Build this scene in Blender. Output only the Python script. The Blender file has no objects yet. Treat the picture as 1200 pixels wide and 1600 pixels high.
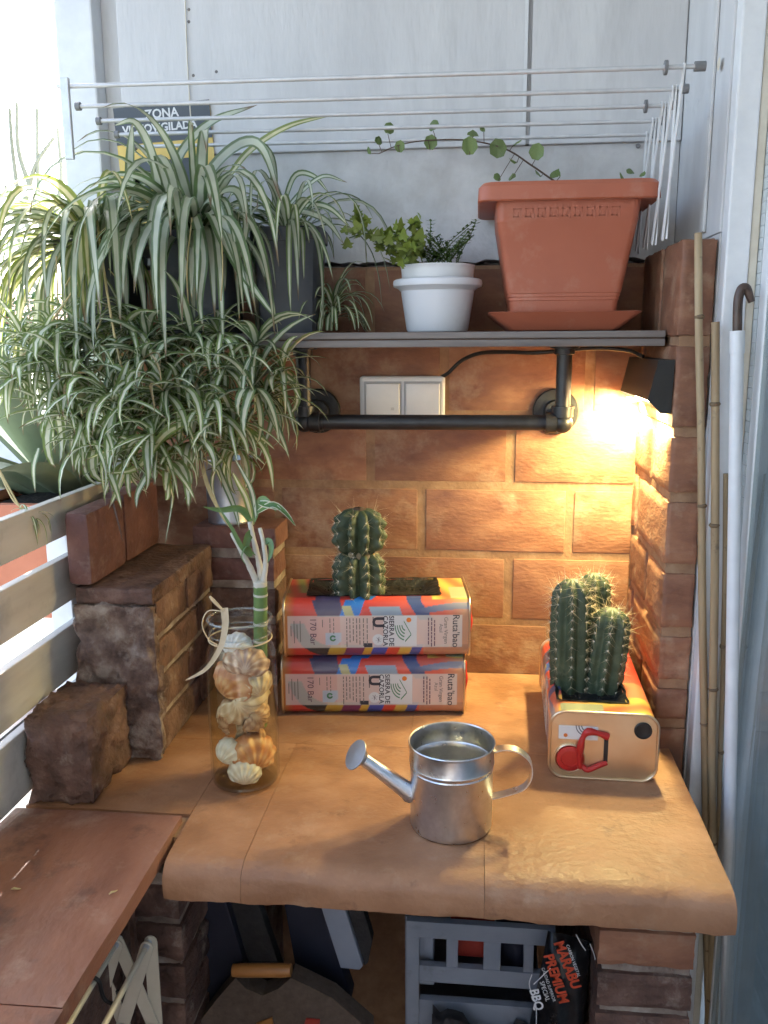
import bpy, bmesh, math, random
from math import sin, cos, pi, radians, sqrt, exp
from mathutils import Vector, Matrix, noise

SC = bpy.context.scene
COL = SC.collection
random.seed(11)

# ------------------------------------------------------------------ camera
CAM = Vector((-0.28322, -1.58629, 0.63125)); YAW, PIT, ROLL, FPX = 0.109151, 0.196572, -0.006247, 1346.4
_f = Vector((-sin(YAW)*cos(PIT), cos(YAW)*cos(PIT), -sin(PIT)))
_r0 = Vector((cos(YAW), sin(YAW), 0)); _u0 = _r0.cross(_f)
_r = _r0*cos(ROLL) + _u0*sin(ROLL); _u = -_r0*sin(ROLL) + _u0*cos(ROLL)
cd = bpy.data.cameras.new('camera'); cam = bpy.data.objects.new('camera', cd); COL.objects.link(cam)
cd.sensor_fit = 'VERTICAL'; cd.sensor_height = 36.0; cd.lens = 36.0*FPX/1600.0
cd.clip_start = 0.02; cd.clip_end = 3000
cam.matrix_world = Matrix(((_r.x, _u.x, -_f.x, CAM.x), (_r.y, _u.y, -_f.y, CAM.y), (_r.z, _u.z, -_f.z, CAM.z), (0, 0, 0, 1)))
SC.camera = cam

# ------------------------------------------------------------------ world, sun, exposure
SUN_EL, SUN_AZ = radians(44), radians(-23)        # azimuth measured from +Y towards +X
w = bpy.data.worlds.new('World'); SC.world = w; w.use_nodes = True
nt = w.node_tree; nt.nodes.clear()
sky = nt.nodes.new('ShaderNodeTexSky'); sky.sky_type = 'NISHITA'; sky.sun_disc = False
sky.sun_elevation = SUN_EL; sky.sun_rotation = SUN_AZ; sky.dust_density = 2.0; sky.air_density = 1.0; sky.ozone_density = 0.8
bg = nt.nodes.new('ShaderNodeBackground'); bg.inputs['Strength'].default_value = 0.15
wo = nt.nodes.new('ShaderNodeOutputWorld')
nt.links.new(sky.outputs[0], bg.inputs[0]); nt.links.new(bg.outputs[0], wo.inputs[0])
sl = bpy.data.lights.new('sun', 'SUN'); sl.energy = 3.2; sl.angle = radians(0.6); sl.color = (1, .95, .87)
so = bpy.data.objects.new('sun', sl); COL.objects.link(so)
sd = Vector((sin(SUN_AZ)*cos(SUN_EL), cos(SUN_AZ)*cos(SUN_EL), sin(SUN_EL)))
so.rotation_euler = sd.to_track_quat('Z', 'Y').to_euler()
SC.view_settings.view_transform = 'Standard'; SC.view_settings.look = 'None'
SC.view_settings.exposure = 2.65; SC.view_settings.gamma = 1.0
SC.render.engine = 'CYCLES'
SC.cycles.max_bounces = 7; SC.cycles.diffuse_bounces = 3; SC.cycles.transparent_max_bounces = 12
SC.cycles.use_denoising = True; SC.cycles.use_adaptive_sampling = True; SC.cycles.adaptive_threshold = 0.02
SC.cycles.sample_clamp_indirect = 6.0

# ------------------------------------------------------------------ helpers
def at(px, py, ax, val):
    """point of the place seen at a pixel of the photograph, on the plane axis = val"""
    d = _f + _r*((px-600)/FPX) - _u*((py-800)/FPX)
    return CAM + d*((val-CAM[ax])/d[ax])
def aty(px, py, Y): return at(px, py, 1, Y)

OFF = {}
def thing(name, label, cat, loc=(0, 0, 0), group=None):
    o = bpy.data.objects.new(name, None); COL.objects.link(o); o.empty_display_size = .05
    o.location = loc; OFF[o.name] = Vector(loc)
    o['label'] = label; o['category'] = cat
    if group: o['group'] = group
    return o
def tag(o, label, cat, group=None):
    o['label'] = label; o['category'] = cat
    if group: o['group'] = group
    return o
def struct(o): o['kind'] = 'structure'; return o
def copy_tree(o, parent=None):
    c = o.copy(); COL.objects.link(c); c.parent = parent
    for ch in o.children: copy_tree(ch, c)
    return c

class MB:
    def __init__(s): s.v = []; s.f = []; s.uv = []; s.hasuv = False
    def add(s, vs, fs, uvs=None):
        b = len(s.v); s.v += [tuple(v) for v in vs]; s.f += [tuple(i+b for i in f) for f in fs]
        if uvs: s.hasuv = True; s.uv += uvs
        else: s.uv += [(0, 0)]*len(vs)
        return s
    def box(s, x0, x1, y0, y1, z0, z1):
        return s.add([(x0, y0, z0), (x1, y0, z0), (x1, y1, z0), (x0, y1, z0), (x0, y0, z1), (x1, y0, z1), (x1, y1, z1), (x0, y1, z1)],
            [(0, 3, 2, 1), (4, 5, 6, 7), (0, 1, 5, 4), (1, 2, 6, 5), (2, 3, 7, 6), (3, 0, 4, 7)])
    def hexa(s, b, t):
        return s.add(list(b)+list(t), [(0, 3, 2, 1), (4, 5, 6, 7), (0, 1, 5, 4), (1, 2, 6, 5), (2, 3, 7, 6), (3, 0, 4, 7)])
    def prism(s, poly, d0, d1):
        """poly: list of points; extruded between offsets d0 and d1 (vectors)"""
        n = len(poly); d0 = Vector(d0); d1 = Vector(d1)
        vs = [Vector(p)+d0 for p in poly]+[Vector(p)+d1 for p in poly]
        return s.add(vs, [tuple(range(n-1, -1, -1)), tuple(range(n, 2*n))]+[(i, (i+1) % n, n+(i+1) % n, n+i) for i in range(n)])
    def tube(s, pts, r, n=10, caps=True, closed=False):
        pts = [Vector(p) for p in pts]; m = len(pts)
        rs = r if isinstance(r, (list, tuple)) else [r]*m
        vs = []; prev = None
        for i, p in enumerate(pts):
            if closed: t = pts[(i+1) % m]-pts[i-1]
            else: t = pts[min(i+1, m-1)]-pts[max(i-1, 0)]
            t.normalize()
            if prev is None:
                a = t.orthogonal().normalized()
            else:
                a = prev-t*prev.dot(t)
                a = a.normalized() if a.length > 1e-6 else t.orthogonal().normalized()
            prev = a; b = t.cross(a)
            for k in range(n):
                an = 2*pi*k/n; vs.append(p+(a*cos(an)+b*sin(an))*rs[i])
        fs = []
        for i in range(m if closed else m-1):
            j = (i+1) % m
            for k in range(n):
                fs.append((i*n+k, i*n+(k+1) % n, j*n+(k+1) % n, j*n+k))
        if caps and not closed:
            fs.append(tuple(range(n-1, -1, -1))); fs.append(tuple(range((m-1)*n, m*n)))
        return s.add(vs, fs)
    def lathe(s, prof, c=(0, 0, 0), n=40, sq=None, cap0=False, cap1=False, axis=None):
        """profile of (r, z); sq = superellipse-like square mixing 0..1"""
        c = Vector(c); vs = []; fs = []
        M = axis.to_track_quat('Z', 'Y').to_matrix() if axis is not None else None
        for r, z in prof:
            for k in range(n):
                a = 2*pi*k/n; x, y = cos(a), sin(a)
                if sq:
                    e = 1/((abs(x)**sq+abs(y)**sq)**(1/sq)); x *= e; y *= e
                q = Vector((x*r, y*r, z))
                if M is not None: q = M @ q
                vs.append(c+q)
        for i in range(len(prof)-1):
            for k in range(n):
                fs.append((i*n+k, i*n+(k+1) % n, (i+1)*n+(k+1) % n, (i+1)*n+k))
        if cap0: fs.append(tuple(range(n-1, -1, -1)))
        if cap1: fs.append(tuple(range((len(prof)-1)*n, len(prof)*n)))
        return s.add(vs, fs)
    def mesh(s, name, off=Vector((0, 0, 0)), bevel=0, seg=2, smooth=None, jit=0, sub=0, weld=False):
        me = bpy.data.meshes.new(name)
        me.from_pydata([(v[0]-off[0], v[1]-off[1], v[2]-off[2]) for v in s.v], [], s.f)
        if s.hasuv:
            ul = me.uv_layers.new(name='UVMap')
            for l in me.loops: ul.data[l.index].uv = s.uv[l.vertex_index]
        if bevel or jit or sub or weld:
            bm = bmesh.new(); bm.from_mesh(me)
            if weld: bmesh.ops.remove_doubles(bm, verts=bm.verts, dist=1e-5)
            bmesh.ops.recalc_face_normals(bm, faces=bm.faces)
            if sub: bmesh.ops.subdivide_edges(bm, edges=bm.edges, cuts=sub, use_grid_fill=True)
            if jit:
                for v in bm.verts: v.co += Vector((random.uniform(-jit, jit), random.uniform(-jit, jit), random.uniform(-jit, jit)))
            if bevel: bmesh.ops.bevel(bm, geom=bm.edges[:] if not sub else [e for e in bm.edges if e.calc_face_angle(0) > .6], offset=bevel, segments=seg, affect='EDGES', profile=.6, clamp_overlap=True)
            bm.to_mesh(me); bm.free()
        if smooth is not None:
            me.polygons.foreach_set('use_smooth', [True]*len(me.polygons))
            if smooth < 179: me.set_sharp_from_angle(angle=radians(smooth))
        me.update()
        return me
    def build(s, name, mat, parent=None, smooth=None, loc=None, **k):
        off = OFF.get(parent.name, Vector((0, 0, 0))) if parent else Vector(loc or (0, 0, 0))
        me = s.mesh(name, off, smooth=smooth, **k)
        o = bpy.data.objects.new(name, me); COL.objects.link(o)
        if mat: me.materials.append(mat)
        if parent: o.parent = parent
        else: o.location = off
        OFF[o.name] = off
        return o

def spline(pts, n):
    """Catmull-Rom through the points"""
    P = [Vector(p) for p in pts]; P = [P[0]*2-P[1]]+P+[P[-1]*2-P[-2]]
    out = []; m = len(P)-3
    for i in range(n):
        t = i/(n-1)*m; k = min(int(t), m-1); t -= k
        a, b, c, d = P[k:k+4]
        out.append(.5*((2*b)+(c-a)*t+(2*a-5*b+4*c-d)*t*t+(3*b-a-3*c+d)*t**3))
    return out

# ------------------------------------------------------------------ materials
def newmat(name):
    m = bpy.data.materials.new(name); m.use_nodes = True
    nt = m.node_tree; b = nt.nodes['Principled BSDF']
    return m, nt, b
def N(nt, t, **k):
    n = nt.nodes.new(t)
    for a, v in k.items(): setattr(n, a, v)
    return n
def rgb(c): return (c[0], c[1], c[2], 1)
def pm(name, c0, c1=None, c2=None, scale=20, stretch=(1, 1, 1), detail=6, rough=.6, rough2=None, metal=0, bump=0, bscale=80, bdist=.002, rnd=0, spec=.5, coat=0, pos=(.3, .55, .75), transl=0, dust=None, stain=None, dmap=False):
    """procedural surface: noise colour, object-to-object variation, fine relief"""
    m, nt, b = newmat(name); L = nt.links.new
    b.inputs['Roughness'].default_value = rough; b.inputs['Metallic'].default_value = metal
    b.inputs['Specular IOR Level'].default_value = spec
    b.inputs['Coat Weight'].default_value = coat
    tc = N(nt, 'ShaderNodeTexCoord'); mp = N(nt, 'ShaderNodeMapping'); mp.inputs['Scale'].default_value = stretch
    L(tc.outputs['Object'], mp.inputs[0])
    col = None
    if c1 is None:
        b.inputs['Base Color'].default_value = rgb(c0)
    else:
        ns = N(nt, 'ShaderNodeTexNoise'); ns.inputs['Scale'].default_value = scale; ns.inputs['Detail'].default_value = detail; ns.inputs['Roughness'].default_value = .6
        oi = N(nt, 'ShaderNodeObjectInfo')
        if rnd:
            va = N(nt, 'ShaderNodeVectorMath', operation='ADD'); sc_ = N(nt, 'ShaderNodeVectorMath', operation='SCALE')
            cb = N(nt, 'ShaderNodeCombineXYZ'); L(oi.outputs['Random'], cb.inputs[0]); L(oi.outputs['Random'], cb.inputs[2])
            L(cb.outputs[0], sc_.inputs[0]); sc_.inputs['Scale'].default_value = 37
            L(mp.outputs[0], va.inputs[0]); L(sc_.outputs[0], va.inputs[1]); L(va.outputs[0], ns.inputs['Vector'])
        else: L(mp.outputs[0], ns.inputs['Vector'])
        cr = N(nt, 'ShaderNodeValToRGB'); L(ns.outputs['Fac'], cr.inputs[0])
        e = cr.color_ramp.elements; e[0].position = pos[0]; e[0].color = rgb(c0); e[1].position = pos[1] if c2 else pos[2]; e[1].color = rgb(c1)
        if c2: n_ = e.new(pos[2]); n_.color = rgb(c2)
        col = cr.outputs[0]
        if rnd:
            hs = N(nt, 'ShaderNodeHueSaturation'); mr = N(nt, 'ShaderNodeMapRange')
            mr.inputs['To Min'].default_value = 1-rnd; mr.inputs['To Max'].default_value = 1+rnd
            L(oi.outputs['Random'], mr.inputs[0]); L(mr.outputs[0], hs.inputs['Value']); L(col, hs.inputs['Color']); col = hs.outputs[0]
        for lay in (dust, stain):
            if not lay: continue
            dc, dscale, lo, hi, amt = lay
            nd = N(nt, 'ShaderNodeTexNoise'); nd.inputs['Scale'].default_value = dscale; nd.inputs['Detail'].default_value = 5; nd.inputs['Roughness'].default_value = .68
            L(mp.outputs[0] if dmap else tc.outputs['Object'], nd.inputs['Vector'])
            md = N(nt, 'ShaderNodeMapRange'); md.inputs['From Min'].default_value = lo; md.inputs['From Max'].default_value = hi; md.inputs['To Max'].default_value = amt
            L(nd.outputs['Fac'], md.inputs[0])
            mxc = N(nt, 'ShaderNodeMix', data_type='RGBA'); L(md.outputs[0], mxc.inputs[0]); L(col, mxc.inputs[6]); mxc.inputs[7].default_value = rgb(dc); col = mxc.outputs[2]
        L(col, b.inputs['Base Color'])
        if rough2 is not None:
            mr2 = N(nt, 'ShaderNodeMapRange'); mr2.inputs['To Min'].default_value = rough; mr2.inputs['To Max'].default_value = rough2
            mr2.inputs['From Min'].default_value = .3; mr2.inputs['From Max'].default_value = .7
            L(ns.outputs['Fac'], mr2.inputs[0]); L(mr2.outputs[0], b.inputs['Roughness'])
    if bump:
        n2 = N(nt, 'ShaderNodeTexNoise'); n2.inputs['Scale'].default_value = bscale; n2.inputs['Detail'].default_value = 4
        L(mp.outputs[0], n2.inputs['Vector'])
        bp = N(nt, 'ShaderNodeBump'); bp.inputs['Strength'].default_value = bump; bp.inputs['Distance'].default_value = bdist
        L(n2.outputs['Fac'], bp.inputs['Height']); L(bp.outputs[0], b.inputs['Normal'])
    if transl:
        tr = N(nt, 'ShaderNodeBsdfTranslucent'); mx = N(nt, 'ShaderNodeMixShader'); mx.inputs[0].default_value = transl
        if col: L(col, tr.inputs[0])
        else: tr.inputs[0].default_value = rgb(c0)
        out = nt.nodes['Material Output']
        L(b.outputs[0], mx.inputs[1]); L(tr.outputs[0], mx.inputs[2]); L(mx.outputs[0], out.inputs[0])
    return m

def stripe_mat(name, edge, mid, width=.2, inv=False, yellow=0.0):
    """variegated strap leaf: pale stripe along the middle (leaf UV)"""
    m, nt, b = newmat(name); L = nt.links.new
    uv = N(nt, 'ShaderNodeUVMap'); sp = N(nt, 'ShaderNodeSeparateXYZ'); L(uv.outputs[0], sp.inputs[0])
    s = N(nt, 'ShaderNodeMath', operation='SUBTRACT'); s.inputs[1].default_value = .5; L(sp.outputs[0], s.inputs[0])
    a = N(nt, 'ShaderNodeMath', operation='ABSOLUTE'); L(s.outputs[0], a.inputs[0])
    tc = N(nt, 'ShaderNodeTexCoord'); ns = N(nt, 'ShaderNodeTexNoise'); ns.inputs['Scale'].default_value = 30
    L(tc.outputs['Object'], ns.inputs['Vector'])
    ad = N(nt, 'ShaderNodeMath', operation='MULTIPLY_ADD'); L(ns.outputs['Fac'], ad.inputs[0]); ad.inputs[1].default_value = .12; L(a.outputs[0], ad.inputs[2])
    cr = N(nt, 'ShaderNodeValToRGB'); e = cr.color_ramp.elements
    e[0].position = width+.03; e[1].position = width+.11
    c0, c1 = (edge, mid) if inv else (mid, edge)
    e[0].color = rgb(c0); e[1].color = rgb(c1)
    L(ad.outputs[0], cr.inputs[0])
    oi = N(nt, 'ShaderNodeObjectInfo'); n3 = N(nt, 'ShaderNodeTexNoise'); n3.inputs['Scale'].default_value = 14; L(tc.outputs['Object'], n3.inputs['Vector'])
    hs = N(nt, 'ShaderNodeHueSaturation'); mr = N(nt, 'ShaderNodeMapRange'); mr.inputs['From Min'].default_value = .3; mr.inputs['From Max'].default_value = .7; mr.inputs['To Min'].default_value = .7; mr.inputs['To Max'].default_value = 1.25
    L(n3.outputs['Fac'], mr.inputs[0]); L(mr.outputs[0], hs.inputs['Value']); L(cr.outputs[0], hs.inputs['Color'])
    tp = N(nt, 'ShaderNodeMath', operation='MULTIPLY_ADD'); L(oi.outputs['Random'], tp.inputs[0]); tp.inputs[1].default_value = .10; L(sp.outputs[1], tp.inputs[2])
    tm = N(nt, 'ShaderNodeMapRange'); tm.inputs['From Min'].default_value = .97; tm.inputs['From Max'].default_value = 1.02; tm.inputs['To Max'].default_value = .85; L(tp.outputs[0], tm.inputs[0])
    tx = N(nt, 'ShaderNodeMix', data_type='RGBA'); L(tm.outputs[0], tx.inputs[0]); L(hs.outputs[0], tx.inputs[6]); tx.inputs[7].default_value = (.20, .12, .06, 1)
    L(tx.outputs[2], b.inputs['Base Color']); b.inputs['Roughness'].default_value = .38
    tr = N(nt, 'ShaderNodeBsdfTranslucent'); L(tx.outputs[2], tr.inputs[0])
    mx = N(nt, 'ShaderNodeMixShader'); mx.inputs[0].default_value = .4
    L(b.outputs[0], mx.inputs[1]); L(tr.outputs[0], mx.inputs[2]); L(mx.outputs[0], nt.nodes['Material Output'].inputs[0])
    return m

def clear_mat(name, tint=(1, 1, 1), ior=1.5, rough=.0, body=0.0):
    """clear pane or jar wall: reflection by angle over a tinted see-through layer"""
    m, nt, b = newmat(name); L = nt.links.new; nt.nodes.remove(b)
    fr = N(nt, 'ShaderNodeFresnel'); ge = N(nt, 'ShaderNodeNewGeometry')     # the thin wall reflects alike from both of its sides
    io = N(nt, 'ShaderNodeMapRange'); io.inputs['To Min'].default_value = ior; io.inputs['To Max'].default_value = 1/ior
    L(ge.outputs['Backfacing'], io.inputs[0]); L(io.outputs[0], fr.inputs[0])
    tr = N(nt, 'ShaderNodeBsdfTransparent'); tr.inputs[0].default_value = rgb(tint)
    gl = N(nt, 'ShaderNodeBsdfGlossy'); gl.inputs['Roughness'].default_value = rough
    mx = N(nt, 'ShaderNodeMixShader'); L(fr.outputs[0], mx.inputs[0]); L(tr.outputs[0], mx.inputs[1]); L(gl.outputs[0], mx.inputs[2])
    out = mx
    if body:
        df = N(nt, 'ShaderNodeBsdfDiffuse'); df.inputs[0].default_value = (.6, .65, .65, 1)
        m2 = N(nt, 'ShaderNodeMixShader'); m2.inputs[0].default_value = body; L(mx.outputs[0], m2.inputs[1]); L(df.outputs[0], m2.inputs[2]); out = m2
    L(out.outputs[0], nt.nodes['Material Output'].inputs[0])
    return m

M = {}
M['brick'] = pm('terracotta_brick', (.20, .082, .046), (.30, .134, .073), (.39, .205, .118), scale=13, stretch=(1, 1, 2.2), detail=6, rough=.55, rough2=.8, bump=.38, bscale=90, bdist=.003, rnd=.2, dust=((.46, .31, .20), 11, .52, .72, .8), stain=((.14, .052, .034), 8, .58, .75, .55))
M['brick_dark'] = pm('old_red_brick', (.075, .040, .030), (.165, .088, .064), (.27, .165, .125), scale=24, detail=6, rough=.65, rough2=.9, bump=1.0, bscale=90, bdist=.006, rnd=.15, dust=((.42, .34, .28), 22, .58, .74, .6))
M['rubble'] = pm('broken_mortar', (.085, .050, .040), (.18, .115, .088), (.33, .26, .215), scale=26, detail=6, rough=.9, bump=1, bscale=80, bdist=.008, pos=(.36, .52, .68), dust=((.50, .44, .38), 17, .57, .72, .5))
M['brick_red'] = pm('painted_red_brick', (.12, .050, .040), (.185, .082, .064), (.26, .135, .11), scale=22, detail=6, rough=.6, rough2=.85, bump=.8, bscale=100, bdist=.004, rnd=.1, dust=((.36, .25, .21), 26, .57, .75, .5))
M['mortar'] = pm('sandy_mortar', (.25, .135, .075), (.34, .195, .108), (.43, .275, .165), scale=30, detail=6, rough=.85, bump=.5, bscale=160, bdist=.002, dust=((.45, .30, .19), 11, .52, .72, .5), stain=((.13, .05, .032), 8, .58, .75, .6))
M['mortar_pale'] = pm('pale_mortar', (.15, .10, .08), (.33, .26, .21), (.55, .49, .43), scale=18, rough=.9, bump=1, bscale=70, bdist=.006)
M['counter'] = pm('terracotta_tile', (.28, .130, .064), (.39, .195, .100), (.48, .265, .150), scale=10, stretch=(1, 1.3, 1), detail=6, rough=.42, rough2=.66, bump=.5, bscale=90, bdist=.003, rnd=.02, dust=((.54, .37, .24), 17, .55, .78, .45), stain=((.15, .068, .042), 22, .60, .71, .55))
M['ledge'] = pm('ledge_terracotta', (.17, .070, .046), (.27, .122, .082), (.37, .20, .145), scale=11, stretch=(1, .5, 1), detail=6, rough=.36, rough2=.65, bump=.6, bscale=80, bdist=.003, dust=((.47, .33, .27), 16, .54, .74, .5), stain=((.085, .042, .036), 12, .575, .68, .6))
M['plaster'] = pm('white_plaster', (.55, .55, .56), (.64, .64, .65), (.70, .70, .70), scale=9, stretch=(1, 1, .2), detail=6, rough=.8, bump=.35, bscale=140, bdist=.002, stain=((.40, .40, .40), 8, .55, .72, .5), dust=((.78, .78, .78), 16, .58, .72, .5), dmap=True)
M['plaster_rough'] = pm('worn_white_plaster', (.50, .49, .48), (.62, .62, .62), (.72, .72, .72), scale=12, rough=.85, bump=.6, bscale=70, bdist=.003)
M['white_paint'] = pm('white_paint', (.66, .67, .69), (.78, .79, .80), scale=20, rough=.4)
M['alu'] = pm('white_aluminium', (.70, .71, .73), (.80, .81, .82), scale=30, rough=.35)
M['cream'] = pm('cream_seal', (.62, .56, .45), (.74, .69, .58), scale=30, rough=.6)
M['gasket'] = pm('grey_gasket', (.52, .55, .55), (.62, .65, .65), scale=90, rough=.7)
M['slat'] = pm('weathered_white_slat', (.46, .43, .38), (.63, .60, .54), (.71, .68, .62), scale=14, stretch=(1, .12, 1), detail=6, rough=.6, bump=.3, bscale=60, stain=((.32, .29, .25), 10, .58, .74, .5))
M['shelf'] = pm('grey_shelf_wood', (.13, .108, .095), (.21, .178, .16), (.28, .245, .22), scale=16, stretch=(.15, 1, 2), detail=6, rough=.65, bump=.4, bscale=50)
M['shelf_core'] = pm('shelf_core', (.05, .03, .02), (.12, .07, .045), scale=40, stretch=(.2, 1, 1), rough=.9)
M['pipe'] = pm('black_iron_pipe', (.012, .012, .014), (.03, .03, .034), scale=30, rough=.38, bump=.2, bscale=150)
M['black'] = pm('black_plastic', (.012, .012, .013), (.022, .021, .021), scale=30, rough=.45)
M['lampbody'] = pm('lamp_black', (.010, .009, .008), (.018, .016, .014), scale=30, rough=.5)
M['white_plastic'] = pm('white_plastic', (.72, .72, .72), (.78, .78, .775), scale=30, rough=.28)
M['groove'] = pm('groove_grey', (.46, .46, .47), rough=.6)
M['zinc'] = pm('galvanised_zinc', (.60, .61, .63), (.66, .67, .69), (.73, .74, .76), scale=90, detail=2, rough=.27, rough2=.33, metal=1)
M['zinc_dull'] = pm('dull_zinc', (.36, .37, .39), (.50, .51, .53), scale=30, rough=.42, metal=.9)
M['tin'] = pm('bare_tin', (.70, .55, .37), (.80, .66, .47), scale=14, detail=6, rough=.28, rough2=.42, metal=1)
M['rod'] = pm('rack_rod', (.55, .56, .58), (.70, .71, .72), scale=40, rough=.35, metal=.2)
M['strap'] = pm('white_strap', (.68, .69, .70), (.78, .78, .78), scale=30, rough=.45)
M['ivory'] = pm('ivory_plastic', (.62, .56, .44), (.72, .66, .54), scale=20, rough=.45)
M['dark_plastic'] = pm('anthracite_plastic', (.05, .052, .062), (.078, .08, .092), scale=18, rough=.5, dust=((.17, .165, .165), 20, .58, .78, .5))
M['grey_cap'] = pm('grey_cap', (.16, .165, .17), (.24, .24, .25), scale=40, rough=.5)
M['orange_plastic'] = pm('terracotta_plastic', (.41, .115, .060), (.47, .140, .075), scale=8, rough=.42, rough2=.55, bump=.08, bscale=200, dust=((.52, .27, .19), 22, .57, .78, .45))
M['milk_plastic'] = pm('milky_white_plastic', (.72, .72, .75), (.80, .80, .82), scale=8, stretch=(1, 1, .3), rough=.3, stain=((.50, .46, .44), 16, .6, .78, .4))
M['soil'] = pm('dark_soil', (.012, .009, .007), (.05, .037, .028), scale=120, rough=.95, bump=1, bscale=180, bdist=.006)
M['liner'] = pm('black_liner', (.008, .008, .008), (.02, .019, .019), scale=60, rough=.5, bump=.8, bscale=90, bdist=.004)
M['spider'] = stripe_mat('spider_leaf', (.14, .21, .085), (.63, .65, .49), .22)
M['spider2'] = stripe_mat('spider_leaf_broad', (.17, .23, .115), (.58, .61, .47), .28)
M['spider3'] = stripe_mat('spider_leaf_young', (.22, .30, .10), (.82, .83, .65), .20)
M['spider4'] = stripe_mat('spider_leaf_yellowing', (.27, .32, .08), (.78, .72, .42), .18)
M['stolon'] = pm('straw_stolon', (.46, .36, .17), (.58, .47, .24), scale=30, rough=.6)
M['ivy'] = pm('ivy_leaf', (.14, .20, .03), (.24, .30, .05), (.36, .38, .10), scale=30, rough=.45, rnd=.35, transl=.25)
M['sprig'] = pm('sprig_green', (.08, .14, .03), (.14, .22, .05), scale=60, rough=.5, rnd=.3, transl=.25)
M['vine_leaf'] = pm('vine_leaf', (.09, .16, .05), (.17, .24, .08), (.34, .36, .17), scale=70, rough=.45, rnd=.3, transl=.25)
M['vine_stem'] = pm('vine_stem', (.07, .04, .03), (.13, .08, .05), scale=60, rough=.6)
M['cactus'] = pm('cactus_skin', (.034, .052, .026), (.06, .082, .042), (.115, .13, .072), scale=38, detail=6, rough=.55, bump=.4, bscale=160, bdist=.001, dust=((.24, .23, .15), 60, .58, .75, .5))
M['scar'] = pm('corky_cactus_skin', (.20, .15, .08), (.36, .29, .17), scale=60, stretch=(1, 1, .25), rough=.8)
M['areole'] = pm('areole_wool', (.72, .69, .62), (.84, .82, .77), scale=90, rough=.9)
M['spine'] = pm('cactus_spine', (.58, .45, .26), (.75, .66, .48), scale=50, rough=.5, transl=.2)
M['glass'] = clear_mat('jar_glass', (.965, .98, .97), 1.75)
M['water'] = clear_mat('jar_water', (.965, .925, .80), 1.08)
M['glass_lip'] = clear_mat('jar_lip', (.93, .96, .95), 1.9, body=.10)
M['pane'] = clear_mat('door_glass', (.86, .89, .885), 1.7)
M['raffia'] = pm('raffia', (.55, .42, .25), (.70, .58, .40), scale=40, rough=.7)
M['bamboo'] = pm('lucky_bamboo', (.09, .165, .045), (.16, .25, .08), scale=30, rough=.4)
M['bamboo_pale'] = pm('pale_cane', (.48, .45, .36), (.64, .61, .52), scale=40, rough=.5)
M['bamboo_leaf'] = stripe_mat('bamboo_leaf', (.62, .62, .45), (.09, .20, .03), .34)
M['cane'] = pm('dry_bamboo_cane', (.26, .17, .09), (.42, .31, .18), (.54, .43, .28), scale=22, stretch=(1, 1, .12), rough=.55, stain=((.10, .07, .05), 30, .62, .72, .7))
M['cane_node'] = pm('cane_node', (.13, .085, .05), (.26, .18, .10), scale=80, rough=.8)
M['brown_hook'] = pm('brown_hook', (.06, .035, .025), (.10, .06, .045), scale=60, rough=.4)
M['red_plastic'] = pm('red_plastic', (.46, .018, .016), (.54, .03, .025), scale=20, rough=.3)
M['red_tin'] = pm('red_tin', (.5, .02, .02), (.52, .03, .03), scale=20, rough=.3, coat=.4)
M['sticker'] = pm('white_sticker', (.72, .71, .68), (.76, .75, .72), scale=30, rough=.5)
M['ink'] = pm('dark_ink', (.03, .03, .045), rough=.5)
M['ink_purple'] = pm('purple_ink', (.13, .07, .11), rough=.5)
M['ink_grey'] = pm('grey_ink', (.17, .155, .15), rough=.5)
M['ink_green'] = pm('green_ink', (.08, .22, .12), rough=.5)
M['ink_orange'] = pm('orange_ink', (.72, .20, .035), rough=.5)
M['ink_white'] = pm('white_ink', (.70, .70, .70), rough=.5)
M['ink_red'] = pm('bag_red', (.55, .065, .022), rough=.45)
M['paper_white'] = pm('logo_white', (.62, .64, .66), rough=.45)
M['sign_black'] = pm('sign_black', (.06, .07, .085), (.075, .085, .10), scale=10, rough=.5)
M['sign_yellow'] = pm('sign_yellow', (.72, .50, .12), (.76, .55, .17), scale=10, rough=.5)
M['bag'] = pm('black_bag_film', (.008, .008, .009), (.016, .016, .018), scale=14, rough=.22, rough2=.4, bump=.5, bscale=22, bdist=.01)
M['crate'] = pm('blue_grey_paint', (.20, .225, .27), (.27, .295, .345), scale=14, rough=.6, dust=((.10, .09, .08), 25, .58, .75, .5))
M['navy'] = pm('navy_board', (.012, .014, .028), (.02, .023, .042), scale=12, rough=.5)
M['charcoal'] = pm('charcoal_cloth', (.02, .018, .02), (.04, .036, .036), scale=60, rough=.85, bump=.5, bscale=200)
M['paleblue'] = pm('pale_blue_board', (.26, .29, .36), (.32, .35, .42), scale=12, rough=.6)
M['jute'] = pm('dusty_felt', (.085, .06, .045), (.14, .10, .075), scale=90, rough=.95, bump=.8, bscale=240)
M['wood'] = pm('varnished_wood', (.32, .13, .035), (.48, .21, .06), scale=20, stretch=(.2, 1, 1), rough=.35)
M['redbox'] = pm('red_carton', (.30, .03, .018), (.38, .045, .03), scale=20, rough=.5)
M['terra'] = pm('terracotta_planter', (.52, .17, .09), (.62, .23, .13), scale=12, rough=.6)
M['agave'] = pm('agave_leaf', (.12, .16, .095), (.19, .24, .15), (.27, .32, .21), scale=8, stretch=(1, 1, .5), rough=.55)
M['succulent'] = pm('succulent_stem', (.34, .35, .26), (.46, .46, .36), scale=20, rough=.7)
M['concrete'] = pm('floor_tile', (.22, .13, .09), (.32, .20, .14), scale=8, rough=.6)
M['ceil'] = pm('ceiling_paint', (.70, .70, .69), (.76, .76, .75), scale=4, rough=.9)
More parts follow.
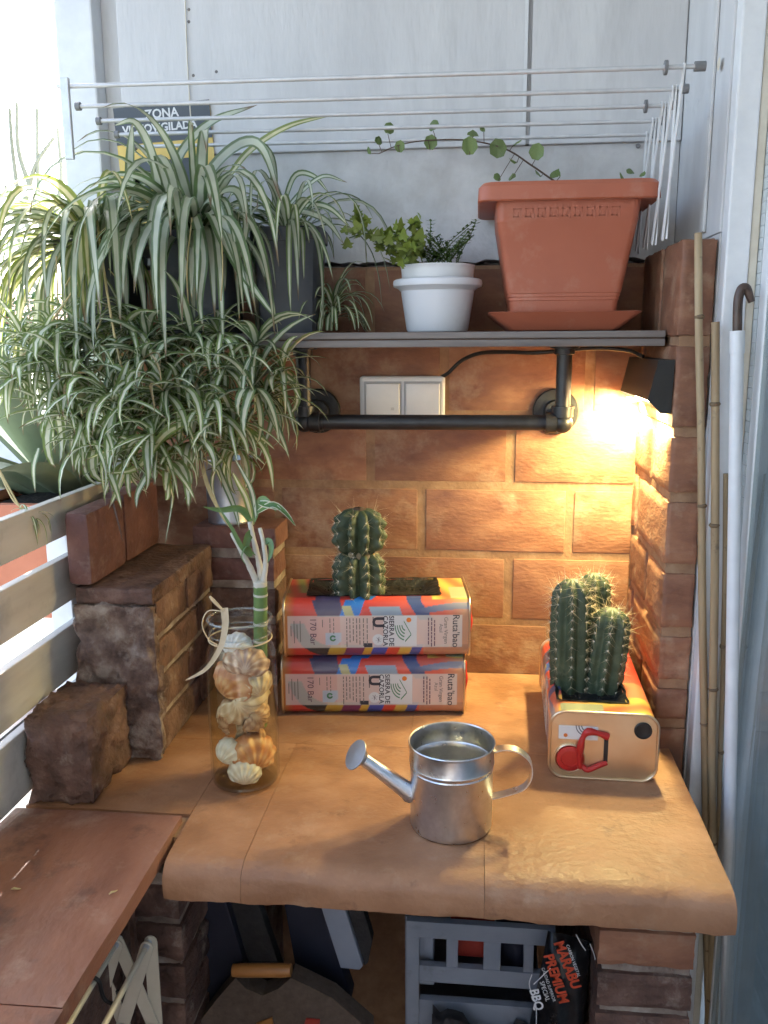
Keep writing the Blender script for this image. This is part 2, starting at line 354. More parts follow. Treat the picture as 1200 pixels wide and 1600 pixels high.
M['room'] = pm('room_wall', (.42, .45, .48), (.50, .53, .56), scale=3, rough=.9)
M['grass'] = pm('dusty_ground', (.14, .14, .115), (.21, .205, .18), (.30, .285, .26), scale=.7, rough=.95)
M['road'] = pm('asphalt', (.08, .08, .085), (.12, .12, .125), scale=2, rough=.9)
M['leafy'] = pm('tree_foliage', (.035, .07, .02), (.07, .12, .035), (.12, .17, .06), scale=3, rough=.6, transl=.2)
M['trunk'] = pm('tree_bark', (.08, .06, .045), (.14, .11, .08), scale=20, rough=.9)
M['house'] = pm('house_render', (.55, .45, .42), (.66, .56, .52), scale=2, rough=.9)
M['house_white'] = pm('house_white', (.70, .69, .66), (.78, .77, .74), scale=2, rough=.9)
M['rooftile'] = pm('roof_tile', (.25, .10, .06), (.38, .17, .10), scale=6, rough=.8)
M['dark_glass'] = pm('window_dark', (.03, .035, .04), rough=.15)
em, ent, eb = newmat('lamp_diffuser'); eb.inputs['Emission Color'].default_value = (1, .72, .40, 1); eb.inputs['Emission Strength'].default_value = 9; eb.inputs['Base Color'].default_value = (.8, .7, .5, 1)
M['glow'] = em

# ------------------------------------------------------------------ text as flat meshes
_tc = {}
def text_mesh(s, size, offset=0.0, align='CENTER', space=1.0):
    k = (s, size, offset, align, space)
    if k not in _tc:
        cu = bpy.data.curves.new('lettering', 'FONT'); cu.body = s; cu.size = size; cu.align_x = align; cu.align_y = 'CENTER'; cu.offset = offset; cu.space_character = space; cu.resolution_u = 3
        o = bpy.data.objects.new('tmp', cu); COL.objects.link(o)
        dg = bpy.context.evaluated_depsgraph_get(); me = bpy.data.meshes.new_from_object(o.evaluated_get(dg))
        bpy.data.objects.remove(o); bpy.data.curves.remove(cu); _tc[k] = me
    return _tc[k]
def text_part(name, s, size, mat, parent, origin, ux, uy, **k):
    """flat lettering with its baseline along ux and its height along uy (world axes, parent without rotation)"""
    src = text_mesh(s, size, **k); me = src.copy(); me.name = name
    ux = Vector(ux).normalized(); uy = Vector(uy).normalized(); nz = ux.cross(uy)
    off = OFF.get(parent.name, Vector((0, 0, 0)))
    me.transform(Matrix(((ux.x, uy.x, nz.x, origin[0]-off[0]), (ux.y, uy.y, nz.y, origin[1]-off[1]), (ux.z, uy.z, nz.z, origin[2]-off[2]), (0, 0, 0, 1))))
    me.materials.clear(); me.materials.append(mat)
    o = bpy.data.objects.new(name, me); COL.objects.link(o); o.parent = parent; OFF[o.name] = off
    return o

# ================================================================== LARGE STRUCTURE
# ---- floor, ceiling, far ground
struct(MB().box(-1.05, .12, -3.2, .0, -.95, -.85).build('floor', M['concrete']))
struct(MB().box(-1.25, .6, -3.3, .15, 1.72, 1.85).build('ceiling', M['ceil']))
struct(MB().box(-1.05, .6, -3.3, -3.205, -.95, 1.715).build('added_end_wall', M['ceil']))  # unseen wall added behind the viewer; dims light reaching under the counter

BR_N = 0
def rough_brick(parent, x0, x1, y0, y1, z0, z1, mat, amp=.006, freq=28, name='brick', cuts=6):
    m = MB().box(x0, x1, y0, y1, z0, z1); o = m.build(name, mat, parent, sub=cuts, smooth=38)
    cx, cy, cz = (x0+x1)/2, (y0+y1)/2, (z0+z1)/2; off = OFF[o.name]
    for v in o.data.vertices:
        p = v.co+off; d = Vector(((p.x-cx)/(x1-x0), (p.y-cy)/(y1-y0), (p.z-cz)/(z1-z0)))
        q = max(abs(d.x), abs(d.y), abs(d.z)); e = sorted((abs(d.x), abs(d.y), abs(d.z)))[1]
        rnd_ = .004*max(0, e-.40)/.10
        n = noise.fractal(p*freq*1.6, .8, 2.1, 5)*amp*.8
        dn = d.normalized(); v.co += dn*(n-rnd_)
    return o
def brick(parent, x0, x1, y0, y1, z0, z1, mat, jit=.0012, bev=.004, name='brick'):
    m = MB().box(x0, x1, y0, y1, z0, z1)
    return m.build(name, mat, parent, bevel=bev, seg=2, jit=jit, smooth=50)

# ---- back brick wall
COURSE = [-.85, -.72, -.59, -.46, -.33, -.2, -.07, .105, .235, .366, .497, .628, .762]
bw = thing('brick_wall', 'varnished terracotta brick back wall behind the switch plate and the shelf', 'wall', (-.45, .05, 0))
MB().box(-.96, .05, -.0012, .12, -.85, .76).build('mortar', M['mortar'], bw)
JO = {7: -.386+.0, 8: -.386, 9: -.482, 10: -.345, 11: -.48, 6: -.50}
for i in range(3, 12):
    z0, z1 = COURSE[i], COURSE[i+1]
    pit = {8: .273}.get(i, .259)
    j0 = {6: -.40, 7: -.481, 8: -.386, 9: -.482, 10: -.345, 11: -.48}.get(i, -.386 if i % 2 else -.482)
    k = -4
    while True:
        a = j0+k*pit; b = a+pit; k += 1
        if a > -.005: break
        a2 = max(a, -.955); b2 = min(b, .0)
        if b2-a2 < .03: continue
        d = random.uniform(-.0015, .0015)
        brick(bw, a2+.0085, b2-(.0085 if b < 0 else .001), -.0026+d*.4, .05, z0+.0078, z1-.0078, M['brick'], jit=.0008, bev=.0013)

# ---- right brick return
rw = thing('brick_return', 'narrow brick side wall at the right, lit warm by the lamp', 'wall', (.024, -.15, 0))
MB().box(.003, .046, -.2835, .0, -.06, .758).build('mortar', M['mortar'], rw)
MB().box(.005, .049, -.272, -.02, -.85, -.065).build('mortar', M['mortar'], rw)
MB().box(.0488, .16, -.287, .06, -.85, .7755).build('core', M['plaster_rough'], rw)
RC = [-.06, .04, .105, .19, .29, .40, .497, .628, .775]
for i in range(len(RC)-1):
    z0, z1 = RC[i]+.006, RC[i+1]-.006
    if i % 2 == 0: segs = [(-.29, -.055), (-.04, -.003)]
    else: segs = [(-.29, -.165), (-.15, -.003)]
    for a, b in segs:
        d = random.uniform(-.001, .001)
        rough_brick(rw, -.0030+d, .0485, a, b, z0, z1, M['brick'], amp=.0022, freq=55, cuts=9)

# ---- white wall above, in two boards with a batten, and the worn lower plaster
ww = thing('white_wall', 'white plastered wall with boards and a batten above the bricks', 'wall', (-.45, .05, .76))
def jag(x0, x1, zt, zb, n, amp, y0, y1):
    low = [(x0+(x1-x0)*i/n, y0, zb+random.uniform(-amp, amp)) for i in range(n+1)]
    poly = low+[(x1, y0, zt), (x0, y0, zt)]
    return MB().prism(poly, (0, 0, 0), (0, y1-y0, 0))
MB().box(-.9645, .17, .061, .20, -.85, 1.72).build('backing', M['plaster'], ww)
jag(-.917, .046, .955, .767, 60, .0035, -.0045, .06).build('lower_plaster', M['plaster_rough'], ww)
MB().box(-.917, -.2095, -.0135, .06, .9555, 1.72).build('board', M['plaster'], ww, bevel=.002)
MB().box(-.2035, .046, -.0135, .06, .9555, 1.72).build('board', M['plaster'], ww, bevel=.002)
MB().box(-.2160, -.2105, -.0165, -.0140, .985, 1.72).build('batten', M['white_paint'], ww)
MB().box(-.2090, -.2040, -.008, .05, .958, 1.72).build('groove', M['groove'], ww)
MB().tube(spline([(-.792, -.0165, 1.72), (-.791, -.0165, 1.3), (-.793, -.0165, 1.1), (-.790, -.0165, .95), (-.792, -.009, .80)], 24), .0012, 6).build('wire', M['cream'], ww, smooth=60)
for (px, py) in ((295, 15), (295, 34), (302, 118), (338, 112)):
    p = at(px, py, 1, -.0135)
    MB().lathe([(.0001, .001), (.002, .0008), (.0028, 0)], p, 8, axis=Vector((0, -1, 0))).build('chip', M['ink_grey'], ww)
p = aty(997, 228, -.0065)
MB().lathe([(.0001, .003), (.003, .003), (.004, 0)], p, 12, axis=Vector((0, -1, 0))).build('screw', M['grey_cap'], ww, smooth=40)

lc = thing('white_column', 'bright white column at the left end of the wall beside the open air', 'column', (-1.0, .03, -.85))
MB().box(-1.035, -.965, -.004, .16, -.85, 1.72).build('shaft', M['white_paint'], lc, bevel=.004)
MB().box(-.9645, -.9175, .035, .16, .2, 1.72).build('recess', M['plaster'], lc)

# ---- white side wall above the return
sw = thing('side_wall', 'white plaster side wall rising over the brick return at the right', 'wall', (.1, -.15, .77))
MB().box(.0475, .16, -.288, .06, .7765, 1.72).build('plaster', M['plaster'], sw, bevel=.002)
MB().box(.0425, .0472, -.215, -.196, .785, 1.72).build('plaster_ridge', M['plaster_rough'], sw, bevel=.0022, jit=.0008)
p = at(1123, 100, 0, .0425)
MB().lathe([(.0001, .0015), (.006, .001), (.009, 0)], p, 9, axis=Vector((-1, 0, 0))).build('plaster_chip', M['cream'], sw, smooth=60)

# ---- glazed door at the right
dr = thing('glazed_door', 'white framed sliding glass door along the right edge', 'door', (.1, -.3, -.85))
MB().box(.0505, .082, -.318, -.2885, -.85, 1.72).build('jamb', M['alu'], dr, bevel=.003)
MB().box(.0825, .094, -.314, -.29, -.85, 1.72).build('seal', M['cream'], dr, bevel=.002)
g = MB()
for i in range(90): g.box(.0945, .0985, -.330, -.292, .30+i*.0155, .30+i*.0155+.0148)
g.build('gasket', M['gasket'], dr)
MB().box(.0945, .104, -.36, -.331, -.85, 1.72).build('stile', M['alu'], dr, bevel=.003)
MB().box(.0965, .1005, -1.25, -.3605, -.82, 1.6).build('pane', M['pane'], dr)
MB().box(.0945, .104, -1.30, -1.2505, -.85, 1.72).build('stile', M['alu'], dr, bevel=.003)
MB().box(.0935, .125, -3.2, -1.302, -.85, 1.72).build('wall_panel', M['plaster'], dr)
cu = MB(); vs = []; fs = []
for i in range(161):
    y = -3.1+2.80*i/160; x = .1185+.008*sin(i*.62)+.003*sin(i*1.7)
    vs += [(x, y, -.84), (x+.004*sin(i), y, 1.65)]
for i in range(160): fs.append((2*i, 2*i+2, 2*i+3, 2*i+1))
tag(cu.add(vs, fs).build('curtain', pm('grey_blue_curtain', (.42, .43, .43), (.50, .51, .51), scale=30, rough=.9, transl=.3), smooth=179, loc=(.1185, -1.7, -.84)), 'grey blue curtain hanging behind the glass door', 'curtain')
# the dim room behind the pane
rm = thing('dim_room', 'dim room seen through the glass door', 'room', (1.2, -1.3, -.85))
MB().box(.17, 2.59, -.1, -.02, -.85, 1.72).build('wall', M['room'], rm)
MB().box(.17, 2.59, -3.2, -.105, -.90, -.852).build('room_floor', M['room'], rm)
MB().box(.61, 2.59, -3.2, -.105, 1.721, 1.8).build('room_ceiling', M['room'], rm)

# ---- counter of bullnose tiles
ct = thing('counter', 'terracotta tile counter with a rounded front edge', 'counter', (-.3, -.33, -.05))
def counter_tile(x0, x1, y0, y1, nose, seed):
    rnd = random.Random(seed)
    nx = max(3, int((x1-x0)/.008)); prof = []
    if nose:
        prof = [(y1, -.045), (y1, 0)]
        for i in range(1, 10): prof.append((y1+(y0+.03-y1)*i/9, 0 if i < 7 else -.0006*(i-6)))
        for i in range(1, 8):
            a = i/7*pi*.5; prof.append((y0+.03-.03*sin(a), -.002-.020*(1-cos(a))))
        prof += [(y0-.001, -.030), (y0-.001, -.040), (y0+.0005, -.049), (y0+.008, -.054), (y0+.06, -.048)]
    else:
        prof = [(y0, -.045), (y1, -.045), (y1, 0)]+[(y1+(y0-y1)*i/8, 0) for i in range(1, 9)]
    n = len(prof); m = MB(); vs = []; fs = []
    for i in range(nx+1):
        x = x0+(x1-x0)*i/nx
        for j, (y, z) in enumerate(prof):
            s = 1 if (z > -.03 or nose) else 0
            dz = .0018*noise.noise(Vector((x*9, y*9, .5)))*s + ((.0016*noise.noise(Vector((x*40, y*30, 3.5)))+.0016*noise.noise(Vector((x*110, y*80, 1.5)))) if z < -.026 else 0)
            dy = (.0035*noise.noise(Vector((x*14, z*30, 7.5)))+.001*noise.noise(Vector((x*70, z*60, 2.5)))) if (nose and z < -.002) else 0
            vs.append((x, y+dy, z+dz))
    for i in range(nx):
        for j in range(n):
            a = i*n+j; b = i*n+(j+1) % n; fs.append((a, b, b+n, a+n))
    fs.append(tuple(range(n))); fs.append(tuple(range(nx*n+n-1, nx*n-1, -1)))
    m.add(vs, fs)
    return m.build('tile', M['counter'], ct, smooth=40, weld=True)
xs = [-.664, -.5645, -.2672, .0225]
for i in range(3): counter_tile(xs[i]+.0003, xs[i+1]-.0003, -.664, -.3299, True, i+1)
xb = [-.90, -.62, -.385, -.12, .0225]
for i in range(4):
    counter_tile(xb[i]+.0003, xb[i+1]-.0003, -.3293, -.004 if i < 3 else -.292+.0, False, i+11) if i < 3 else None
counter_tile(-.1194, -.0015, -.3293, -.004, False, 21)
counter_tile(-.0008, .0225, -.3293, -.2925, False, 22)
counter_tile(-.90, -.6646, -.552, -.3305, False, 23)
MB().box(-.90, .018, -.60, -.005, -.044, -.0045).build('grout', M['mortar'], ct)
MB().box(-.90, .0, -.60, -.005, -.075, -.0575).build('slab', M['mortar_pale'], ct)

# ---- ledge along the railing
lg = thing('side_ledge', 'reddish brown tile ledge running towards the viewer below the railing', 'ledge', (-.79, -1.2, -.02))
def ledge_tile(x0, x1, y0, y1, seed):
    m = MB(); nx, ny = 8, 14; vs = []; fs = []
    for j in range(ny+1):
        for i in range(nx+1):
            x = x0+(x1-x0)*i/nx; y = y0+(y1-y0)*j/ny
            e = min(x-x0, x1-x, y-y0, y1-y)
            z = .006+.0016*noise.noise(Vector((x*10, y*10, seed))) - (.002 if e < .001 else 0)
            vs.append((x, y, z))
    k = len(vs)
    for j in range(ny):
        for i in range(nx):
            a = j*(nx+1)+i; fs.append((a, a+1, a+nx+2, a+nx+1))
    ring = [i for i in range(nx+1)]+[j*(nx+1)+nx for j in range(1, ny+1)]+[ny*(nx+1)+i for i in range(nx-1, -1, -1)]+[j*(nx+1) for j in range(ny-1, 0, -1)]
    low = [(vs[i][0], vs[i][1], -.018) for i in ring]; n = len(ring)
    for i in range(n): fs.append((ring[i], k+i, k+(i+1) % n, ring[(i+1) % n]))
    fs.append(tuple(range(k+n-1, k-1, -1)))
    return m.add(vs+low, fs).build('tile', M['ledge'], lg, smooth=45, weld=True)
ledge_tile(-.908, -.672, -.905, -.563, 1)
ledge_tile(-.908, -.670, -1.25, -.907, 2)
ledge_tile(-.908, -.672, -1.60, -1.252, 3)
MB().box(-.905, -.74, -3.0, -.60, -.85, -.019).build('parapet', M['brick_dark'], lg)
MB().box(-.905, -.735, -.599, -.01, -.85, -.0765).build('parapet', M['brick_dark'], lg)
for (px, py, a) in ((25, 1389, .2), (177, 1394, .9)):
    p = at(px, py, 2, .0085); d = Vector((cos(a), sin(a), 0))*.0055
    tag(MB().tube([p-d, p-d*.4+Vector((0, 0, .0012)), p+d*.3, p+d], [.0006, .0014, .0012, .0004], 6).build('dry_leaf_crumb', M['stolon'], smooth=60, loc=p), 'tiny yellow dry crumb on the ledge, '+('nearest the left edge of the picture' if px < 100 else 'right of the other crumb'), 'crumb')

# ---- brick pier, low side wall, cap bricks, end block at the left
pr = thing('brick_pier', 'short brick pier in the left back corner under the zinc pot', 'pier', (-.717, -.05, 0))
MB().box(-.787, -.649, -.1, -.005, 0, .296).build('mortar', M['mortar_pale'], pr, jit=.0)
zc = 0.0
for h, m_ in ((.06, 'brick_dark'), (.055, 'brick_dark'), (.06, 'brick_dark'), (.05, 'brick_red')):
    rough_brick(pr, -.79, -.645, -.106, -.006, zc+.004, zc+h, M[m_], amp=.003); zc += h+.007
brick(pr, -.795, -.640, -.110, -.006, .262, .302, M['brick_red'], jit=.002, bev=.005)

tw = thing('low_side_wall', 'rough low brick wall at the left with patches of pale mortar', 'wall', (-.82, -.25, 0))
MB().box(-.872, -.766, -.385, -.112, .0, .262).build('mortar', M['mortar_pale'], tw)
zc = 0.0
for i, h in enumerate((.058, .062, .055, .060)):
    for (a, b) in ([(-.392, -.255), (-.25, -.112)] if i % 2 else [(-.392, -.20), (-.195, -.112)]):
        rough_brick(tw, -.874, -.759+random.uniform(-.001, .002), a, b, zc+.003, zc+h, M['brick_dark'], amp=.0025)
    zc += h+.005
rough_brick(tw, -.880, -.757, -.404, -.112, .245, .274, M['brick_dark'], amp=.003)
rough_brick(tw, -.882, -.757, -.409, -.386, .0, .246, M['rubble'], amp=.013, freq=22, name='broken_end', cuts=26)
cp = thing('cap_bricks', 'row of upright red bricks capping the low side wall', 'bricks', (-.87, -.26, .27))
for (a, b) in ((-.405, -.27), (-.267, -.118)):
    brick(cp, -.888, -.850, a, b, .2745, .389+random.uniform(-.003, .003), M['brick_red'], jit=.001, bev=.011)
eb_ = thing('end_block', 'rough broken brick block on the counter in front of the low side wall', 'block', (-.85, -.47, 0))
rough_brick(eb_, -.899, -.803, -.546, -.411, .001, .128, M['brick_dark'], amp=.010, freq=26, cuts=20)
# ---- counter supports
rl = thing('brick_support', 'brick support carrying the right end of the counter', 'support', (-.06, -.35, -.85))
MB().box(-.115, -.006, -.594, -.01, -.85, -.077).build('mortar', M['mortar_pale'], rl)
z = -.098
for i in range(6):
    for (a, b) in ([(-.602, -.37), (-.36, -.02)] if i % 2 else [(-.602, -.48), (-.47, -.02)]):
        rough_brick(rl, -.122+random.uniform(-.003, .003), -.001, a, b, z-.052, z, M['brick'] if i == 0 else M['brick_dark'], amp=.004)
    z -= .060
ll = thing('brick_support', 'dark brick support under the left end of the counter behind the ivory rack', 'support', (-.70, -.35, -.85))
MB().box(-.734, -.676, -.584, -.01, -.85, -.077).build('mortar', M['mortar_pale'], ll)
z = -.080
for i in range(6):
    for (a, b) in ([(-.592, -.37), (-.36, -.02)] if i % 2 else [(-.592, -.48), (-.47, -.02)]):
        rough_brick(ll, -.738, -.670+random.uniform(-.003, .003), a, b, z-.055, z, M['brick_dark'], amp=.004)
    z -= .062

# ---- railing of slats
rg = thing('railing', 'railing of weathered white horizontal slats along the open left side', 'railing', (-.905, -1.2, 0))
for (a, b, y1) in ((.343, .402, -.02), (.240, .311, -.1), (.123, .203, -.1), (.010, .104, -.1)):
    MB().box(-.918, -.9035, -3.0, y1, a, b).build('slat', M['slat'], rg, bevel=.002)
MB().box(-.955, -.9195, -.335, -.275, -.2, .36).build('post', M['white_paint'], rg, bevel=.002)
MB().box(-.955, -.9195, -1.9, -1.84, -.2, .40).build('post', M['white_paint'], rg, bevel=.002)
MB().box(-.93, -.9195, -1.2, -.4, .098, .106).build('rail_strip', M['zinc_dull'], rg)

# ---- outside: ground, road, houses, trees
struct(MB().add([(-400, -400, -6), (-1.6, -400, -6), (-1.6, 600, -6), (-400, 600, -6)], [(0, 1, 2, 3)]).build('ground', M['grass']))
struct(MB().add([(-16, -60, -5.99), (-11.5, -60, -5.99), (-11.5, 120, -5.99), (-16, 120, -5.99)], [(0, 1, 2, 3)]).build('road', M['road']))
def house(x, y, sx, sy, h, label, wm, roof):
    t = thing('house', label, 'house', (x, y, -6))
    MB().box(x-sx, x+sx, y-sy, y+sy, -6, -6+h).build('wall', M[wm], t)
    rf = MB(); rf.prism([(x-sx-.4, y-sy-.3, -6+h+.01), (x+sx+.4, y-sy-.3, -6+h+.01), (x, y-sy-.3, -6+h+1.6)], (0, 0, 0), (0, 2*sy+.6, 0)); rf.build('roof', M[roof], t)
    for i in range(4):
        yy = y-sy+(i+.5)*sy/2
        for fz in range(int(h//3)):
            zz = -6+fz*3+1
            MB().box(x+sx+.005, x+sx+.06, yy-.5, yy+.5, zz, zz+1.3).build('window', M['dark_glass'], t)
house(-34, 22, 5, 7, 6.5, 'pinkish house with a tiled roof beyond the road', 'house', 'rooftile')
house(-26, 46, 5, 8, 7.5, 'white house with a tiled roof far beyond the railing', 'house_white', 'rooftile')
def leaf_cloud(c, rx, rz, n, s, rnd):
    m = MB()
    for i in range(n):
        while True:
            p = Vector((rnd.uniform(-1, 1), rnd.uniform(-1, 1), rnd.uniform(-1, 1)))
            if .25 < p.length < 1: break
        k = 1+.35*noise.noise(p*2.3+Vector(c))
        q = Vector((c[0]+p.x*rx*k, c[1]+p.y*rx*k, c[2]+p.z*rz*k))
        a = Vector((rnd.gauss(0, 1), rnd.gauss(0, 1), rnd.gauss(0, .6))).normalized(); b = a.orthogonal().normalized()
        ss = s*rnd.uniform(.6, 1.4)
        m.add([q-a*ss, q+b*ss*.5, q+a*ss, q-b*ss*.5], [(0, 1, 2, 3)])
    return m
rt = random.Random(5)
for i, (x, y, h, r, lab) in enumerate(((-9.2, 3.6, 3.0, 1.7, 'bushy green tree seen through the slats, nearest the railing'), (-9.6, 9.2, 3.6, 2.0, 'green tree beyond the planter, second from the railing'),
        (-19, 12, 4.6, 2.6, 'broad green tree across the road'), (-20, 4, 3.0, 2.2, 'low green tree across the road, left of the broad one'), (-15.5, 27, 6.0, 3.0, 'tall far tree rising behind the white column'))):
    t = thing('tree', lab, 'tree', (x, y, -6), 'trees beyond the railing')
    MB().tube([(x, y, -6), (x+.1, y, -6+h*.4), (x-.05, y+.1, -6+h*.8)], [.16, .12, .05], 8).build('trunk', M['trunk'], t, smooth=60)
    for k in range(3):
        a = k*2.1
        MB().tube([(x, y, -6+h*.45), (x+cos(a)*r*.5, y+sin(a)*r*.5, -6+h*.8)], [.06, .02], 6).build('limb', M['trunk'], t, smooth=60)
    leaf_cloud((x, y, -6+h), r, r*.75, 2600, .13, rt).build('crown', M['leafy'], t)

# ================================================================== OBJECTS
# ---- shelf and its pipe bracket
sh = thing('shelf', 'grey two-layer wooden shelf holding the row of plant pots', 'shelf', (-.5, -.115, .62))
MB().box(-1.0, -.0045, -.225, -.006, .6335, .6435).build('board', M['shelf'], sh, bevel=.0012)
MB().box(-1.0, -.0055, -.2235, -.006, .6315, .6333).build('glue_line', M['shelf_core'], sh)
MB().box(-1.0, -.0045, -.2247, -.006, .6205, .6313).build('board', M['shelf'], sh, bevel=.0012)

pb = thing('pipe_bracket', 'black iron pipe bracket with round flanges under the shelf', 'bracket', (-.36, -.08, .50))
PX, PY, PZ = (-.577, -.145), -.14, .496
def elbow_part(x):
    m = MB(); m.lathe([(.0001, -.0175)]+[(.0175*cos(a), .0175*sin(a)) for a in [(-pi/2)+i*pi/10 for i in range(1, 10)]]+[(.0001, .0175)], (x, PY, PZ), 20)
    s = 1 if x < -.3 else -1
    m.tube([(x+s*.010, PY, PZ), (x+s*.026, PY, PZ)], .0172, 20); m.tube([(x, PY, PZ+.010), (x, PY, PZ+.026)], .0172, 20); m.tube([(x, PY+.010, PZ), (x, PY+.026, PZ)], .0172, 20)
    m.tube([(x+s*.023, PY, PZ), (x+s*.0275, PY, PZ)], .0185, 20); m.tube([(x, PY, PZ+.023), (x, PY, PZ+.0275)], .0185, 20)
    return m.build('elbow', M['pipe'], pb, smooth=40)
for x in PX:
    MB().lathe([(.041, 0), (.041, .006), (.039, .008), (.022, .009), (.020, .020), (.0135, .021)], (x, -.0055, PZ+.008), 36, axis=Vector((0, -1, 0)), cap0=True, cap1=True).build('flange', M['pipe'], pb, smooth=40)
    MB().tube([(x, -.02, PZ+.004), (x, PY+.02, PZ)], .0125, 20).build('wall_pipe', M['pipe'], pb, smooth=40)
    MB().tube([(x, PY, PZ+.02), (x, PY, .612)], .0125, 20).build('upright_pipe', M['pipe'], pb, smooth=40)
    MB().lathe([(.0135, 0), (.0165, .001), (.0165, .010), (.024, .0105), (.024, .0135)], (x, PY, .6065), 24, cap0=True, cap1=True).build('collar', M['pipe'], pb, smooth=40)
    elbow_part(x)
MB().tube([(PX[0]+.02, PY, PZ), (PX[1]-.02, PY, PZ)], .0127, 24).build('cross_pipe', M['pipe'], pb, smooth=40)
MB().tube([(-.563, PY, PZ), (-.5445, PY, PZ)], .0146, 24).build('collar', M['pipe'], pb, smooth=40)

# ---- switch plate, cable, wall lamp
sp = thing('switch_plate', 'white double light switch plate on the brick wall', 'switch', (-.421, -.008, .528))
MB().box(-.4985, -.3430, -.020, -.0055, .484, .568).build('frame', M['white_plastic'], sp, bevel=.010, seg=4, smooth=40)
for x0 in (-.4865, -.4140):
    MB().box(x0-.003, x0+.065, -.0215, -.0195, .4935, .5585).build('rim', M['groove'], sp, bevel=.0009)
    k = MB().box(x0, x0+.062, -.0265, -.0200, .4965, .5555).build('rocker', M['white_plastic'], sp, bevel=.0025, seg=3, smooth=40)
    if x0 < -.45:
        MB().box(x0+.046, x0+.052, -.0269, -.0262, .5105, .5112).box(x0+.046, x0+.052, -.0269, -.0262, .5075, .5082).build('symbol', M['ink_grey'], k)
cb = MB().tube(spline([(-.350, -.012, .566), aty(700, 583, -.02), aty(722, 563, -.03), aty(750, 552, -.05), aty(790, 550, -.08), aty(840, 551, -.11), (-.10, -.12, .6165), (-.045, -.13, .613), (-.022, -.15, .603)], 50), .0034, 8).build('power_cable', M['black'], smooth=60)
tag(cb, 'black cable running from the switch plate along the shelf underside', 'cable')

lm = thing('wall_lamp', 'black angular wall lamp switched on at the right under the shelf', 'lamp', (-.015, -.16, .56))
sec = [(-.0245, .601), (-.0015, .601), (-.003, .5235), (-.018, .524), (-.037, .543)]
MB().prism([(x, -.285, z) for x, z in sec], (0, 0, 0), (0, .0045, 0)).build('end_panel', M['lampbody'], lm)
MB().prism([(x, -.040, z) for x, z in sec], (0, 0, 0), (0, .0045, 0)).build('end_panel', M['lampbody'], lm)
hs = [(-.0245, .601), (-.0015, .601), (-.003, .5235), (-.006, .5250), (-.0045, .598), (-.0225, .598), (-.0345, .5450), (-.037, .543)]
MB().prism([(x, -.2803, z) for x, z in hs], (0, 0, 0), (0, .2401, 0)).build('housing', M['lampbody'], lm)
MB().prism([(-.033, -.279, .5475), (-.0065, -.279, .5300), (-.0065, -.279, .5330), (-.033, -.279, .5505)], (0, 0, 0), (0, .2375, 0)).build('diffuser', M['glow'], lm)
for yl in (-.062, -.215):
    al = bpy.data.lights.new('lamp_light', 'AREA'); al.shape = 'RECTANGLE'; al.size = .020; al.size_y = .045; al.energy = .72 if yl > -.1 else .50; al.color = (1, .87, .37)
    ao = bpy.data.objects.new('lamp_light', al); COL.objects.link(ao); ao.parent = lm
    ao.location = Vector((-.0205, yl, .5265))-Vector((-.015, -.16, .56))
    ao.rotation_euler = (radians(14 if yl > -.1 else 0), radians(8), 0)

# ---- clothes rack over the shelf
dk = thing('drying_rack', 'white wall drying rack with five metal rods above the plants', 'drying rack', (-.45, -.2, .95))
RY = [-.345, -.281, -.211, -.143, -.072]; RZ = [.976, .966, .962, .957, .953]
for i in range(5):
    MB().tube([(-.875, RY[i], RZ[i]+.006), (-.008 if i else .0, RY[i], RZ[i])], .0031, 10).build('rod', M['rod'], dk, smooth=60)
    MB().tube([(-.012, RY[i], RZ[i]), (.002 if i == 0 else -.004, RY[i], RZ[i])], .0062, 12).build('end_cap', M['grey_cap'], dk, smooth=40)
    if i in (0, 2): MB().tube([(-.050, RY[i], RZ[i]), (-.046, RY[i], RZ[i])], .009, 12).build('washer', M['grey_cap'], dk, smooth=40)
BY = [-.268, -.192, -.122, -.052]
def strip(y0, z0, y1, z1, x):
    d = Vector((0, y1-y0, z1-z0)).normalized(); nrm = Vector((0, -d.z, d.y))*.0055
    a = Vector((x, y0, z0))-d*.005; b = Vector((x, y1, z1))+d*.006
    return MB().prism([a+nrm, a-nrm, b-nrm, b+nrm], (0, 0, 0), (.002, 0, 0)).build('arm', M['strap'], dk, bevel=.0006)
for i in range(4):
    strip(RY[i], RZ[i], BY[i], .775+.002*i, -.026)
    strip(RY[i+1], RZ[i+1], BY[i]-.004, .776, -.022)
    if i < 3: strip(RY[i+1], RZ[i+1], BY[i], .86, -.018)
MB().box(-.868, -.856, -.352, -.3455, .885, .992).build('end_bracket', M['rod'], dk, bevel=.001)
for i in range(1, 5): MB().tube([(-.879, RY[i], RZ[i]+.006), (-.872, RY[i], RZ[i]+.006)], .006, 10).build('end_cap', M['grey_cap'], dk, smooth=40)

# ---- warning sign on the wall
sg = thing('warning_sign', 'black and yellow surveillance sign on the white wall behind the spider plants', 'sign', (-.835, -.02, .93))
A = Vector((-.757, -.0165, 1.0445)); ux = Vector((1, 0, .052)).normalized(); uz = Vector((-.052, 0, 1)).normalized()
def sgn(u0, u1, v0, v1, y0, y1, name, mat):
    b = A+ux*u0; 
    pts = [A+ux*u0+uz*v0, A+ux*u1+uz*v0, A+ux*u1+uz*v1, A+ux*u0+uz*v1]
    return MB().prism([(q.x, y0, q.z) for q in pts], (0, 0, 0), (0, y1-y0, 0)).build(name, M[mat], sg)
sgn(-.175, 0, -.24, 0, -.0165, -.0145, 'plate', 'sign_yellow')
sgn(-.175, 0, -.062, 0, -.0172, -.0166, 'banner', 'sign_black')
sgn(-.15, -.045, -.14, -.092, -.0172, -.0166, 'camera_symbol', 'sign_black')
sgn(-.165, -.14, -.128, -.105, -.0172, -.0166, 'camera_lens', 'sign_black')
